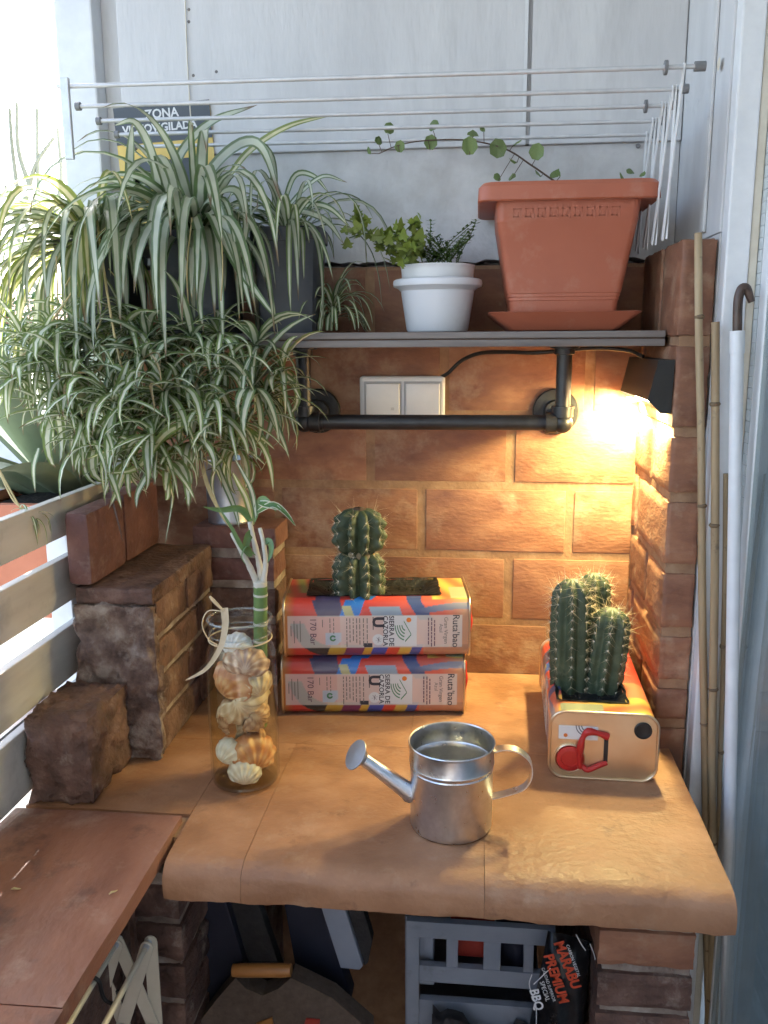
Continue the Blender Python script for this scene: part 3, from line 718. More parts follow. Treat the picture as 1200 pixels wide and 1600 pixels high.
q = A+ux*-.0875+uz*-.016; text_part('lettering', 'ZONA', .021, M['ink_white'], sg, (q.x, -.0176, q.z), ux, uz, offset=.0005)
q = A+ux*-.0935+uz*-.0385; text_part('lettering', 'VIDEOVIGILADA', .0185, M['ink_white'], sg, (q.x, -.0176, q.z), ux, uz, offset=.0006)

# ---- bamboo canes, crank pole
def cane(p0, p1, r, nodes, label):
    p0 = Vector(p0); p1 = Vector(p1); t = thing('bamboo_cane', label, 'cane', (p1.x, p1.y, p1.z), 'dry canes leaning beside the door')
    n = 30; pts = [p0.lerp(p1, i/n)+Vector((.004*noise.noise(Vector((i*.16, 3, p0.x*90)))*min(1, i/3), 0, 0)) for i in range(n+1)]
    MB().tube(pts, [r*(.82+.18*i/n) for i in range(n+1)], 12).build('stalk', M['cane'], t, smooth=60)
    for f in nodes:
        q = p0.lerp(p1, f); d = (p1-p0).normalized()
        MB().tube([q-d*.003, q-d*.0008, q+d*.0008, q+d*.003], [r*.85, r*1.10, r*1.10, r*.85], 12).build('node', M['cane_node'], t, smooth=60)
def through(a, ya, b, yb, zend=-.845):
    P = aty(a[0], a[1], ya); Q = aty(b[0], b[1], yb); d = (Q-P)/(Q.z-P.z)
    return P, P+d*(zend-P.z)
P, Q = through((1091, 364), -.305, (1103, 1250), -.335); cane(P, Q, .0064, (.07, .235, .44, .67, .8), 'tallest bamboo cane, leaning on the brick return')
P, Q = through((1118, 503), -.33, (1113, 1300), -.345); cane(P, Q, .0068, (.075, .19, .355, .52, .7), 'thicker bamboo cane between the tallest cane and the white pole')
P, Q = through((1134, 740), -.327, (1126, 1200), -.332); cane(P, Q, .0042, (.2, .33, .6), 'thin bamboo cane half hidden behind the white pole')
wp = thing('crank_pole', 'white crank pole with a brown hooked end beside the glass door', 'pole', (.06, -.40, -.845))
P, Q = through((1152, 522), -.352, (1137, 1480), -.40)
MB().tube([P.lerp(Q, i/12) for i in range(13)], .0088, 16).build('tube', M['white_paint'], wp, smooth=60)
d = (P-Q).normalized()
MB().tube([P+d*.004, P-d*.026], .0098, 16).build('collar', M['white_paint'], wp, smooth=40)
MB().tube(spline([P-d*.001, P+d*.030, P+d*.048+Vector((.001, 0, 0)), P+d*.060+Vector((.005, 0, 0)), P+d*.060+Vector((.011, 0, 0)), P+d*.050+Vector((.015, 0, 0)), P+d*.042+Vector((.018, 0, 0))], 26), [.0062]*16+[.0062-.0002*k for k in range(10)], 12).build('hook', M['brown_hook'], wp, smooth=60)

# ---- oil cans
CL, CD, CH = .310, .152, .102
def rrect(r=.022, n=8):
    pts = []
    hy, hz = CD/2, CH/2
    for (cy, cz, a0) in ((-hy+r, hz-r, pi), (hy-r, hz-r, pi/2), (hy-r, -hz+r, 0), (-hy+r, -hz+r, -pi/2)):
        for i in range(n+1):
            a = a0-i/n*pi/2; pts.append((cy+r*cos(a), cz+r*sin(a)))
    return pts       # starts at the front (-y) side, goes up over the top
def resample(pts, step):
    L = [0]; n = len(pts)
    for i in range(n): a, b = pts[i], pts[(i+1) % n]; L.append(L[-1]+sqrt((a[0]-b[0])**2+(a[1]-b[1])**2))
    T = L[-1]; m = int(T/step); out = []; k = 0
    for i in range(m):
        s = T*i/m
        while L[k+1] < s: k += 1
        f = (s-L[k])/max(1e-9, L[k+1]-L[k]); a, b = pts[k], pts[(k+1) % n]
        out.append((a[0]+(b[0]-a[0])*f, a[1]+(b[1]-a[1])*f))
    return out
def mixc(a, b, t): return tuple(a[i]+(b[i]-a[i])*t for i in range(3))
def art(u, y, z):
    """printed colours of the can wrap; u 0..1 along it"""
    n1 = noise.noise(Vector((u*5, y*20, z*20)))
    c = (.56, .055, .04)
    if u > .45: c = mixc(c, (.62, .13, .09), min(1, (u-.45)*2.5))
    if u > .86: c = mixc(c, (.60, .30, .16), min(1, (u-.86)*9))
    if u < .06: c = mixc((.42, .20, .05), c, u/.06)
    front = y < -CD/2+.012
    zz = z/CH
    if front:
        s = u+(zz-.9)*.12
        if zz > .72:
            if .16+.02*n1 < s < .31: c = (.075, .065, .13)
            if .345 < s+(1-zz)*.25 < .45: c = (.03, .18, .56)
            if .455 < s < .62 and zz < .88: c = (.24, .32, .42)
            if .31 < s < .36 and zz < .9: c = (.42, .42, .22)
        k = u-.66-(.98-zz)*.22
        if 0 < k < .075 and zz > .66: c = (.06, .09, .22)
        if u > .72 and abs(zz-.80-.09*sin((u-.72)*6)) < .05: c = mixc((.06, .09, .22), (.30, .28, .30), min(1, (u-.72)*4))
        # dark brush arc on the left
        dx, dz = (u-.27)*CL/CH, zz-.72
        rr = sqrt(dx*dx+dz*dz)
        if .50 < rr < .72 and (u < .20 or zz < .28) and zz < .62 and u < .34: c = (.035, .035, .04)
        if zz < .24:
            for a, b, cc in ((.24, .33, (.45, .30, .05)), (.33, .43, (.18, .035, .11)), (.43, .475, (.55, .34, .05)), (.475, .555, (.04, .07, .36)), (.555, .62, (.58, .06, .035)), (.62, .685, (.60, .40, .08)), (.685, .74, (.06, .09, .32))):
                if a < u+(.15-zz)*.12 < b: c = cc
            if u > .75: c = mixc(c, (.42, .22, .13), .8)
        if .24 < zz < .45 and .22 < u < .31 and (u-.22)*6 < (zz-.1)*2.6: c = (.09, .30, .62)
        if .20 < zz < .74 and .018 < u < .962:          # pale label panel
            c = mixc(c, (.64, .62, .57), .74 if u > .3 else .60)
    elif z > CH-.012:
        yy = (y+CD/2)/CD
        if .17 < u < .30 and yy < .3: c = (.09, .07, .15)
        if .35 < u-yy*.3 < .45 and yy < .3: c = (.03, .18, .56)
        if u > .80: c = mixc((.60, .16, .06), (.72, .48, .10), .5+.5*sin(u*40+yy*7))
        if .62 < u < .80 and yy > .6: c = (.62, .20, .10)
        if u < .12 and yy > .3: c = mixc((.55, .06, .04), (.24, .26, .08), .5+.5*sin(u*60+yy*5))
        if .66 < u < .74 and yy < .16: c = (.06, .09, .22)
        if u > .9 and .1 < yy < .5: c = (.40, .40, .22)
    else:
        t = u*9+zz*3+n1*2
        if sin(t) > .72: c = (.05, .09, .30)
        elif sin(t*1.3+2) > .8: c = (.60, .40, .07)
    return c
def can_shell(hole):
    st = .00165; per = resample(rrect(), st); n = len(per); nx = int(CL/st); vs = []; cols = []; fs = []
    for i in range(nx+1):
        x = -CL/2+CL*i/nx; u = i/nx
        for (y, z) in per: vs.append((x, y, z+CH/2)); cols.append(art(u, y, z+CH/2))
    for i in range(nx):
        for j in range(n):
            a = i*n+j; b = i*n+(j+1) % n
            if hole and vs[a][2] > CH-.0005:
                x, y = vs[a][0], vs[a][1]
                x0, x1, y0, y1 = hole
                if x0 < x < x1 and y0 < y < y1: continue
            fs.append((a, b, b+n, a+n))
    me = bpy.data.meshes.new('shell'); me.from_pydata(vs, [], fs)
    ca = me.color_attributes.new('print', 'FLOAT_COLOR', 'POINT')
    flat = []
    for c in cols: flat += [c[0], c[1], c[2], 1]
    ca.data.foreach_set('color', flat)
    me.polygons.foreach_set('use_smooth', [True]*len(me.polygons))
    me.materials.append(M['print'])
    return me
pmx, pnt, pbs = newmat('printed_tin'); vc = N(pnt, 'ShaderNodeVertexColor', layer_name='print'); pnt.links.new(vc.outputs[0], pbs.inputs['Base Color'])
pbs.inputs['Roughness'].default_value = .3; pbs.inputs['Coat Weight'].default_value = .35; pbs.inputs['Coat Roughness'].default_value = .12; M['print'] = pmx
HOLE = (-.115, .105, -.048, .052); HOLE_R = (-.095, .115, -.062, .035)
def add_part(name, me, parent):
    o = bpy.data.objects.new(name, me); COL.objects.link(o); o.parent = parent; return o
CX = lambda u: -CL/2+u*CL
def oil_can(label, hole=None, rag=True, group='printed oil cans'):
    t = thing('oil_can', label, 'oil can', (0, 0, 0), group)
    add_part('shell', can_shell(hole), t)
    per = rrect()
    for s in (-1, 1):
        MB().tube([(s*CL/2, y*1.006, z*1.006+CH/2) for y, z in per], .0022, 8, closed=True).build('rim', M['tin'], t, smooth=60)
        MB().prism([(s*(CL/2-.003), y*.985, z*.985+CH/2) for y, z in per], (0, 0, 0), (s*.0015, 0, 0)).build('end_plate', M['tin'], t)
    # printing on the long side: reads downwards
    F = -CD/2-.0004
    ux_, uy_ = (0, 0, -1), (1, 0, 0)
    def tx(s, u, zz, size, mat, **k): return text_part('lettering', s, size, M[mat], t, (CX(u), F-.0003, zz*CH), ux_, uy_, **k)
    def rect(u0, u1, z0, z1, mat, name='print_patch', d=0): MB().box(CX(u0), CX(u1), F-d-.0001, F-d+.0001, z0*CH, z1*CH).build(name, M[mat], t)
    rect(.535, .715, .215, .735, 'paper_white', 'logo_panel')
    tx('SIERRA DE', .578, .48, .0115, 'ink', offset=.0002); tx('CAZORLA', .545, .48, .0115, 'ink', offset=.0002)
    for k in range(4):
        r0 = .0055+k*.0038; m = MB()
        for i in range(8):
            a0, a1 = pi*(.55+.055*i), pi*(.55+.055*(i+1))
            cx_, cz_ = CX(.655), .62*CH
            def P_(r, a): return (cx_+r*cos(a)*1.0, F-.0003, cz_-abs(r*sin(a))*1.5-.004)
            m.add([P_(r0, a0), P_(r0+.0016, a0), P_(r0+.0016, a1), P_(r0, a1)], [(0, 1, 2, 3)])
        m.build('logo_arc', M['ink_green'], t)
    m = MB(); a = Vector((CX(.645), F-.0003, .66*CH)); b = Vector((CX(.685), F-.0003, .43*CH)); c = Vector((CX(.652), F-.0003, .31*CH)); wd = Vector((0, 0, -.0028))
    m.add([a, b, b+wd, a+wd], [(0, 1, 2, 3)]); m.add([b, c, c+wd, b+wd], [(0, 1, 2, 3)]); m.build('logo_roof', M['ink_green'], t)
    MB().lathe([(.0001, .0001), (.0042, 0)], (CX(.672), F-.0003, .665*CH), 14, axis=Vector((0, -1, 0))).build('logo_sun', M['ink_orange'], t)
    tx('U', .505, .63, .026, 'ink', offset=.0012)
    rect(.477, .483, .50, .72, 'ink_grey', 'print_line')
    MB().lathe([(.0001, .0001), (.0098, 0)], (CX(.507), F-.0002, .33*CH), 20, axis=Vector((0, -1, 0))).build('seal_mark', M['paper_white'], t)
    m = MB(); cx_, cz_ = CX(.507), .33*CH
    for (dx, dz) in ((.005, .002), (.001, .005), (-.003, .004)):
        m.add([(cx_-dx, F-.0004, cz_-dz), (cx_-dx+.0008, F-.0004, cz_-dz), (cx_+dx+.0008, F-.0004, cz_+dz), (cx_+dx, F-.0004, cz_+dz)], [(0, 1, 2, 3)])
    m.build('seal_figure', M['ink'], t)
    rect(.43, .475, .20, .27, 'ink', 'print_patch')
    m = MB()
    rr = random.Random(4)
    for u in (.335, .352, .370, .388, .405, .425, .445):
        z = .70
        while z > .30:
            l = rr.uniform(.03, .10); m.box(CX(u), CX(u)+.0016, F-.0004, F-.0003, (z-l)*CH, z*CH); z -= l+.02
    for u in (.245, .265):
        z = .70
        while z > .46:
            l = rr.uniform(.03, .08); m.box(CX(u), CX(u)+.0014, F-.0004, F-.0003, (z-l)*CH, z*CH); z -= l+.02
    for u, a, b in ((.205, .68, .55), (.035, .58, .40), (.052, .66, .28), (.068, .60, .36), (.085, .66, .3)):
        m.box(CX(u), CX(u)+.0013, F-.0004, F-.0003, b*CH, a*CH)
    m.build('small_print', M['ink_grey'], t)['kind'] = 'stuff'
    m = MB()
    for u in (.775, .792, .808):
        z = .70 if u < .8 else .66
        while z > .26:
            l = rr.uniform(.03, .09); m.box(CX(u), CX(u)+.0018, F-.0004, F-.0003, (z-l)*CH, z*CH); z -= l+.015
    m.build('small_print', M['ink_purple'], t)['kind'] = 'stuff'
    tx('170 Bar', .155, .48, .0150, 'ink_purple')
    tx('Gran Virgen', .872, .48, .0095, 'ink_grey'); tx('Azul', .845, .52, .0085, 'ink_grey')
    tx("Ruta'bao", .925, .47, .0165, 'ink')
    m = MB(); cx_, cz_ = CX(.262), .36*CH
    for i in range(9):
        a0, a1 = i*2*pi/10+.4, (i+1)*2*pi/10+.4
        m.add([(cx_+.0055*cos(a0), F-.0004, cz_+.0055*sin(a0)), (cx_+.0055*cos(a1), F-.0004, cz_+.0055*sin(a1)), (cx_+.0025*cos(a1), F-.0004, cz_+.0025*sin(a1)), (cx_+.0025*cos(a0), F-.0004, cz_+.0025*sin(a0))], [(0, 1, 2, 3)])
    m.build('recycling_mark', M['ink_green'], t)
    # pouring end
    E_ = CL/2
    MB().lathe([(.0225, -.002), (.0225, .0015), (.021, .0025), (.0195, .001), (.0195, -.002)], (E_, -.047, .030), 28, axis=Vector((1, 0, 0))).build('spout_ring', M['tin'], t, smooth=40)
    MB().lathe([(.019, -.002), (.019, .003), (.0125, .004), (.012, .0025), (.0001, .0025)], (E_, -.047, .030), 28, axis=Vector((1, 0, 0))).build('cap', M['red_plastic'], t, smooth=40)
    hd = spline([(E_-.001, -.030, .018), (E_+.002, -.033, .022), (E_+.004, -.033, .045), (E_+.004, -.030, .064), (E_+.003, -.022, .074), (E_+.002, -.006, .071), (E_-.001, .006, .066)], 22)
    MB().tube(hd, [.0048+.001*sin(i) for i in range(22)], 8).build('handle', M['red_plastic'], t, smooth=60)
    MB().tube(spline([(E_, -.030, .020), (E_+.003, -.022, .014), (E_+.002, -.008, .020), (E_, .006, .026)], 12), .0042, 8).build('handle', M['red_plastic'], t, smooth=60)
    MB().box(E_-.001, E_+.0012, .001, .007, .027, .067).build('handle_slot', M['black'], t, bevel=.0005)
    MB().box(E_-.0014, E_-.0008, -.064, -.008, .059, .080).build('sticker', M['sticker'], t)
    m = MB()
    for k in range(3):
        r0 = .007+k*.004
        for i in range(6):
            a0, a1 = pi*(1.0+.08*i), pi*(1.0+.08*(i+1))
            cy, cz = -.024, .081
            m.add([(E_-.0006, cy+r0*cos(a0), cz+r0*sin(a0)), (E_-.0006, cy+(r0+.0012)*cos(a0), cz+(r0+.0012)*sin(a0)), (E_-.0006, cy+(r0+.0012)*cos(a1), cz+(r0+.0012)*sin(a1)), (E_-.0006, cy+r0*cos(a1), cz+r0*sin(a1))], [(0, 1, 2, 3)])
    m.build('sticker_mark', M['ink'], t)
    MB().lathe([(.0001, .0002), (.003, 0)], (E_-.0006, -.054, .065), 12, axis=Vector((1, 0, 0))).build('sticker_dot', M['ink_orange'], t)
    MB().lathe([(.0125, -.003), (.0125, .001), (.0115, .002), (.0105, -.0005), (.0001, -.001)], (E_, .055, .078), 24, axis=Vector((1, 0, 0))).build('plug', M['black'], t, smooth=40)
    if hole:
        x0, x1, y0, y1 = hole
        m = MB(); vs = []; fs = []; nx, ny = 36, 16
        for j in range(ny+1):
            for i in range(nx+1):
                fx, fy = i/nx, j/ny; e = min(fx, 1-fx, fy, 1-fy)
                z = CH+.0022-.013*min(1, e*7)+.003*noise.noise(Vector((fx*9, fy*5, hole[0]*9)))*(1 if e > 0 else .4)
                wob = .003*noise.noise(Vector((fx*12, fy*9, 4)))
                vs.append((x0-.004+(x1-x0+.008)*fx+wob, y0-.004+(y1-y0+.008)*fy+wob, z))
        for j in range(ny):
            for i in range(nx): a = j*(nx+1)+i; fs.append((a, a+1, a+nx+2, a+nx+1))
        m.add(vs, fs).build('lined_opening', M['liner'], t, smooth=70)
        m = MB(); rs = random.Random(8)
        for k in range(70):
            x = rs.uniform(x0+.01, x1-.01); y = rs.uniform(y0+.01, y1-.01); r = rs.uniform(.001, .0028)
            m.lathe([(.0001, -r), (r, 0), (.0001, r*.8)], (x, y, CH-.009), 6)
        m.build('soil_grains', M['soil'], t)['kind'] = 'stuff'
    return t
c1 = oil_can('printed oil can at the bottom of the stack, lying on its side')
c1.location = (-.461, -.142, .001); c1.rotation_euler.z = radians(5.5)
c2 = oil_can('printed oil can on top of the stack, planted with the squat cactus', HOLE)
c2.location = (-.4545, -.146, .106); c2.rotation_euler.z = radians(6.5)
c3 = oil_can('printed oil can with red handle facing the viewer, planted with three cactus columns', HOLE_R)
c3.location = (-.0915, -.245, .001); c3.rotation_euler.z = radians(-91.5)

# ---- cacti
def cactus_column(t, base, top, prof, ribs, amp, nareole, seed, spine=.012, mat='cactus', nsp=8, lump=.0, phase=0):
    """ribbed column along base->top; prof(f) radius"""
    rs = random.Random(seed); base = Vector(base); top = Vector(top); ax = top-base; L = ax.length; d = ax.normalized()
    a = d.orthogonal().normalized(); b = d.cross(a); n = ribs*8; R = 44; vs = []; fs = []
    def P(f, th, extra=0):
        r = prof(f); k = cos(ribs*th+phase); 
        rr = r*(1-amp+amp*(.5+.5*k)**.75*(1+lump*cos(2*pi*nareole*(1-(1-f)**.8)+pi*round((ribs*th+phase)/(2*pi)))))+extra
        wob = 1+.02*noise.noise(Vector((f*6, cos(th)*2, sin(th)*2+seed)))
        return base+d*(L*f)+(a*cos(th)+b*sin(th))*rr*wob
    for i in range(R+1):
        f = i/R; f = 1-(1-f)**1.35 if f > 0 else 0
        for k in range(n): vs.append(P(f, 2*pi*k/n))
    for i in range(R):
        for k in range(n): fs.append((i*n+k, i*n+(k+1) % n, (i+1)*n+(k+1) % n, (i+1)*n+k))
    fs.append(tuple(range(R*n, (R+1)*n)))
    col = MB().add(vs, fs).build('column', M[mat], t, smooth=80)
    ar = MB(); sn = MB()
    for k in range(ribs):
        th = (2*pi*k-phase)/ribs
        for j in range(nareole):
            f = (j+.5+(k % 2)*.4)/nareole
            f = 1-(1-f)**1.25
            if f > .985: continue
            p = P(f, th); out = (a*cos(th)+b*sin(th)); up = d
            if f > .8: out = (out+d*((f-.8)*5)).normalized()
            r = rs.uniform(.0011, .0018)
            ar.lathe([(.0001, -r*.4), (r, 0), (.0001, r*.9)], p, 6, axis=out)
            side = out.cross(up).normalized()
            for q in range(nsp):
                an = 2*pi*q/nsp+rs.uniform(-.3, .3); l = spine*(rs.uniform(.3, .75) if q % 3 else rs.uniform(.7, 1.4))*(1.3 if f > .75 else .75)
                dr_ = (out*rs.uniform(.35, 1.1)+(up*cos(an)+side*sin(an))*rs.uniform(.5, 1)).normalized()
                e = p+dr_*l; wv = dr_.orthogonal().normalized()*.00032; w2 = dr_.cross(wv)
                sn.add([p+wv, p-wv*.5+w2*.87, p-wv*.5-w2*.87, e], [(0, 1, 3), (1, 2, 3), (2, 0, 3)])
    ar.build('areoles', M['areole'], t, smooth=80)['kind'] = 'stuff'
    sn.build('spines', M['spine'], t)['kind'] = 'stuff'
    return col
k1 = thing('squat_cactus', 'squat two-tier ribbed cactus in the upper oil can', 'cactus', (-.482, -.165, .205))
def pr1(f):
    return .0415*(1-.12*abs(f-.5)) if f < .93 else .0415*.95*sqrt(max(0, 1-((f-.93)/.07)**2*.75))
cb_ = Vector((-.482, -.172, .196))
def seg(f, rb, rm, rt):
    return rb+(rm-rb)*sin(min(1, f/.35)*pi/2) if f < .35 else (rm if f < .62 else rt+(rm-rt)*sqrt(max(0, 1-((f-.62)/.38)**2)))
cactus_column(k1, cb_, cb_+Vector((0, 0, .084)), lambda f: seg(f, .042, .0450, .019), 10, .34, 5, 3, spine=.019, nsp=9, lump=.12)
cactus_column(k1, cb_+Vector((.001, 0, .074)), cb_+Vector((.002, 0, .156)), lambda f: seg(f, .018, .0455, .014), 10, .38, 4, 4, spine=.018, nsp=9, lump=.16, phase=.5)
MB().lathe([(.0235, -.008), (.0265, -.002), (.0255, .005), (.022, .008)], cb_+Vector((.001, 0, .079)), 40).build('corky_waist', M['scar'], k1, smooth=60, jit=.001)
MB().lathe([(.012, -.002), (.010, .003), (.0001, .004)], cb_+Vector((.002, 0, .1555)), 16).build('woolly_crown', M['vine_stem'], k1, smooth=60, jit=.001)

k2 = thing('columnar_cactus', 'three ribbed green cactus columns growing from the right oil can', 'cactus', (-.095, -.25, .10))
def dome(R0, f0=.82): return lambda f: R0*(.93+.07*sin(min(1, f/f0)*pi)) if f < f0 else R0*.935*sqrt(max(.012, 1-((f-f0)/(1-f0))**2))
cactus_column(k2, (-.1330, -.283, .090), (-.1365, -.285, .270), dome(.0325), 8, .28, 13, 5, spine=.017, nsp=9, lump=.10, phase=.4)
cactus_column(k2, (-.0850, -.285, .090), (-.0735, -.287, .226), dome(.0325, .8), 8, .28, 10, 6, spine=.017, nsp=9, lump=.10, phase=1.0)
cactus_column(k2, (-.0950, -.222, .090), (-.0930, -.215, .262), dome(.0295), 8, .28, 12, 7, spine=.016, nsp=9, lump=.10, phase=.1)

# ---- watering can
wc = thing('watering_can', 'small galvanised watering can in the middle of the counter', 'watering can', (-.311, -.535, .001))
C0 = Vector((-.311, -.537, .001))
prof = [(0.0001, 0.00219), (0.05122, 0.00219), (0.0527, 0.0), (0.05368, 0.00219), (0.05388, 0.00657), (0.05418, 0.08103), (0.05496, 0.08267), (0.05418, 0.08432), (0.0552, 0.0876), (0.056, 0.08924), (0.0552, 0.09089), (0.0556, 0.11333), (0.0568, 0.11443), (0.057, 0.11607), (0.0562, 0.11738), (0.0548, 0.11607), (0.0545, 0.11278), (0.0543, 0.09089), (0.055, 0.08924), (0.054, 0.0876), (0.05299, 0.08103), (0.0527, 0.00329), (0.0001, 0.00307)]
MB().lathe(prof, C0, 64).build('body', M['zinc'], wc, smooth=38)
s0 = C0+Vector((-.050, -.006, .040)); s1 = Vector((-.4285, -.553, .0965))
MB().tube([s0.lerp(s1, i/6) for i in range(7)], [.0125, .0118, .011, .0102, .0095, .009, .0086], 20).build('spout', M['zinc'], wc, smooth=40)
dd = (s1-s0).normalized(); ra = (dd+Vector((0, -.35, .0))).normalized()
MB().lathe([(.0088, -.004), (.0135, .003), (.0195, .0085), (.0205, .0092), (.0203, .0100), (.0001, .0112)], s1, 28, axis=ra).build('rose', M['zinc_dull'], wc, smooth=40)
MB().tube([s0+dd*.004, s0+dd*.007], .0136, 20).build('solder_collar', M['zinc'], wc, smooth=40)
hp = spline([C0+Vector((.0555, 0, .107)), C0+Vector((.070, 0, .1105)), C0+Vector((.088, 0, .107)), C0+Vector((.1025, 0, .093)), C0+Vector((.1045, 0, .073)), C0+Vector((.095, 0, .056)), C0+Vector((.075, 0, .0465)), C0+Vector((.0545, 0, .040))], 40)
vs = []; fs = []
for i, p in enumerate(hp):
    t = (hp[min(i+1, 39)]-hp[max(i-1, 0)]).normalized(); nn = Vector((t.z, 0, -t.x)); W = Vector((0, .0078, 0))
    vs += [p-W+nn*.0012, p-W-nn*.0004, p+W-nn*.0004, p+W+nn*.0012]
for i in range(39):
    for k in range(4): a = i*4+k; b = i*4+(k+1) % 4; fs.append((a, b, b+4, a+4))
fs += [(3, 2, 1, 0), (156, 157, 158, 159)]
MB().add(vs, fs).build('handle', M['zinc'], wc, smooth=50)

# ---- jar with shells and lucky bamboo
jr = thing('glass_jar', 'tall clear glass jar of seashells at the left of the counter', 'jar', (-.6135, -.452, .001))
J = Vector((-.6135, -.452, .001))
MB().tube([J+Vector((.0432*cos(a), .0432*sin(a), .2265)) for a in [i*2*pi/48 for i in range(48)]], .0013, 8, closed=True).build('thread', M['glass_lip'], jr, smooth=60)
MB().lathe([(.0001, .001), (.040, .001), (.047, .004), (.0495, .012), (.0498, .10), (.0495, .185), (.0480, .200), (.0435, .212), (.0425, .222), (.0445, .226), (.0430, .232), (.0440, .240), (.0452, .246), (.0440, .250)], J, 56).build('wall', M['glass'], jr, smooth=50)
MB().lathe([(.0001, .0075), (.044, .0075), (.0465, .012), (.0470, .10), (.0466, .168), (.0001, .168)], J, 56).build('water', M['water'], jr, smooth=50)
MB().tube([J+Vector((.0448*cos(a), .0448*sin(a), .2475)) for a in [i*2*pi/48 for i in range(48)]], .0019, 8, closed=True).build('lip', M['glass_lip'], jr, smooth=60)
MB().lathe([(.0001, .0022), (.043, .0022), (.0462, .005), (.0455, .0074), (.0001, .0070)], J, 40).build('thick_base', clear_mat('thick_glass', (.94, .92, .86), 1.6), jr, smooth=50)

def shell_mesh(seed, ribs, deep=.42, wide=1.0):
    m = MB(); nt_, nr = 64, 16; vs = []; fs = []; uv = []
    for side in (0, 1):
        for j in range(nr+1):
            r = .02+.98*j/nr
            for i in range(nt_+1):
                th = -1.42+2.84*i/nt_
                R_ = r*cos(th)**.55*(1+.018*cos(ribs*th)*r)
                x = sin(th)*R_*wide; y = cos(th)*R_-.5
                rho = min(1, (x*x/(wide*wide*.30)+y*y*4*.98)**.5)
                z = deep*(1-rho**2.2)**.62*(1.12-.3*y) if rho < 1 else 0
                z += .045*cos(ribs*th)*min(1, r*1.5)*(.4+.6*r)+.010*sin(r*20+seed)*r
                if side: z -= .045
                vs.append((x, y, z)); uv.append((i/nt_, r))
    M_ = (nr+1)*(nt_+1)
    for s in (0, 1):
        for j in range(nr):
            for i in range(nt_):
                a = s*M_+j*(nt_+1)+i; q = (a, a+1, a+nt_+2, a+nt_+1); fs.append(q if s == 0 else q[::-1])
    for i in range(nt_):
        a = nr*(nt_+1)+i; fs.append((a, a+1, M_+a+1, M_+a))
    for j in range(nr):
        for i in (0, nt_):
            a = j*(nt_+1)+i; fs.append((a, a+nt_+1, M_+a+nt_+1, M_+a))
    return m.add(vs, fs, uv)
shm = [shell_mesh(1, 19, .40).mesh('cockle_shell', smooth=60), shell_mesh(2, 16, .30, 1.12).mesh('scallop_shell', smooth=60)]
def shell_mat(name, c0, c1, c2):
    m, nt, b = newmat(name); L = nt.links.new
    uv = N(nt, 'ShaderNodeUVMap'); sp_ = N(nt, 'ShaderNodeSeparateXYZ'); L(uv.outputs[0], sp_.inputs[0])
    tc = N(nt, 'ShaderNodeTexCoord'); ns = N(nt, 'ShaderNodeTexNoise'); ns.inputs['Scale'].default_value = 5; ns.inputs['Detail'].default_value = 6; L(tc.outputs['Object'], ns.inputs['Vector'])
    m1 = N(nt, 'ShaderNodeMath', operation='MULTIPLY_ADD'); L(sp_.outputs[1], m1.inputs[0]); m1.inputs[1].default_value = 17; L(ns.outputs['Fac'], m1.inputs[2])
    sn = N(nt, 'ShaderNodeMath', operation='SINE'); L(m1.outputs[0], sn.inputs[0])
    m2 = N(nt, 'ShaderNodeMath', operation='MULTIPLY_ADD'); L(sn.outputs[0], m2.inputs[0]); m2.inputs[1].default_value = .11; m3 = N(nt, 'ShaderNodeMath', operation='MULTIPLY_ADD'); L(ns.outputs['Fac'], m3.inputs[0]); m3.inputs[1].default_value = .45; m3.inputs[2].default_value = .275; L(m3.outputs[0], m2.inputs[2])
    ru = N(nt, 'ShaderNodeMath', operation='MULTIPLY'); L(sp_.outputs[0], ru.inputs[0]); ru.inputs[1].default_value = 51
    rs_ = N(nt, 'ShaderNodeMath', operation='SINE'); L(ru.outputs[0], rs_.inputs[0])
    m4 = N(nt, 'ShaderNodeMath', operation='MULTIPLY_ADD'); L(rs_.outputs[0], m4.inputs[0]); m4.inputs[1].default_value = .07; L(m2.outputs[0], m4.inputs[2])
    cr = N(nt, 'ShaderNodeValToRGB'); e = cr.color_ramp.elements; e[0].position = .32; e[0].color = rgb(c0); e[1].position = .5; e[1].color = rgb(c1); x_ = e.new(.68); x_.color = rgb(c2)
    L(m4.outputs[0], cr.inputs[0]); L(cr.outputs[0], b.inputs['Base Color']); b.inputs['Roughness'].default_value = .45
    return m
SHELLM = [shell_mat('shell_orange', (.50, .19, .07), (.62, .29, .12), (.72, .46, .26)), shell_mat('shell_cream', (.56, .40, .25), (.68, .53, .36), (.78, .68, .52)),
          shell_mat('shell_white', (.72, .66, .54), (.80, .77, .69), (.84, .83, .79)), shell_mat('shell_brown', (.32, .17, .09), (.46, .27, .15), (.62, .44, .28))]
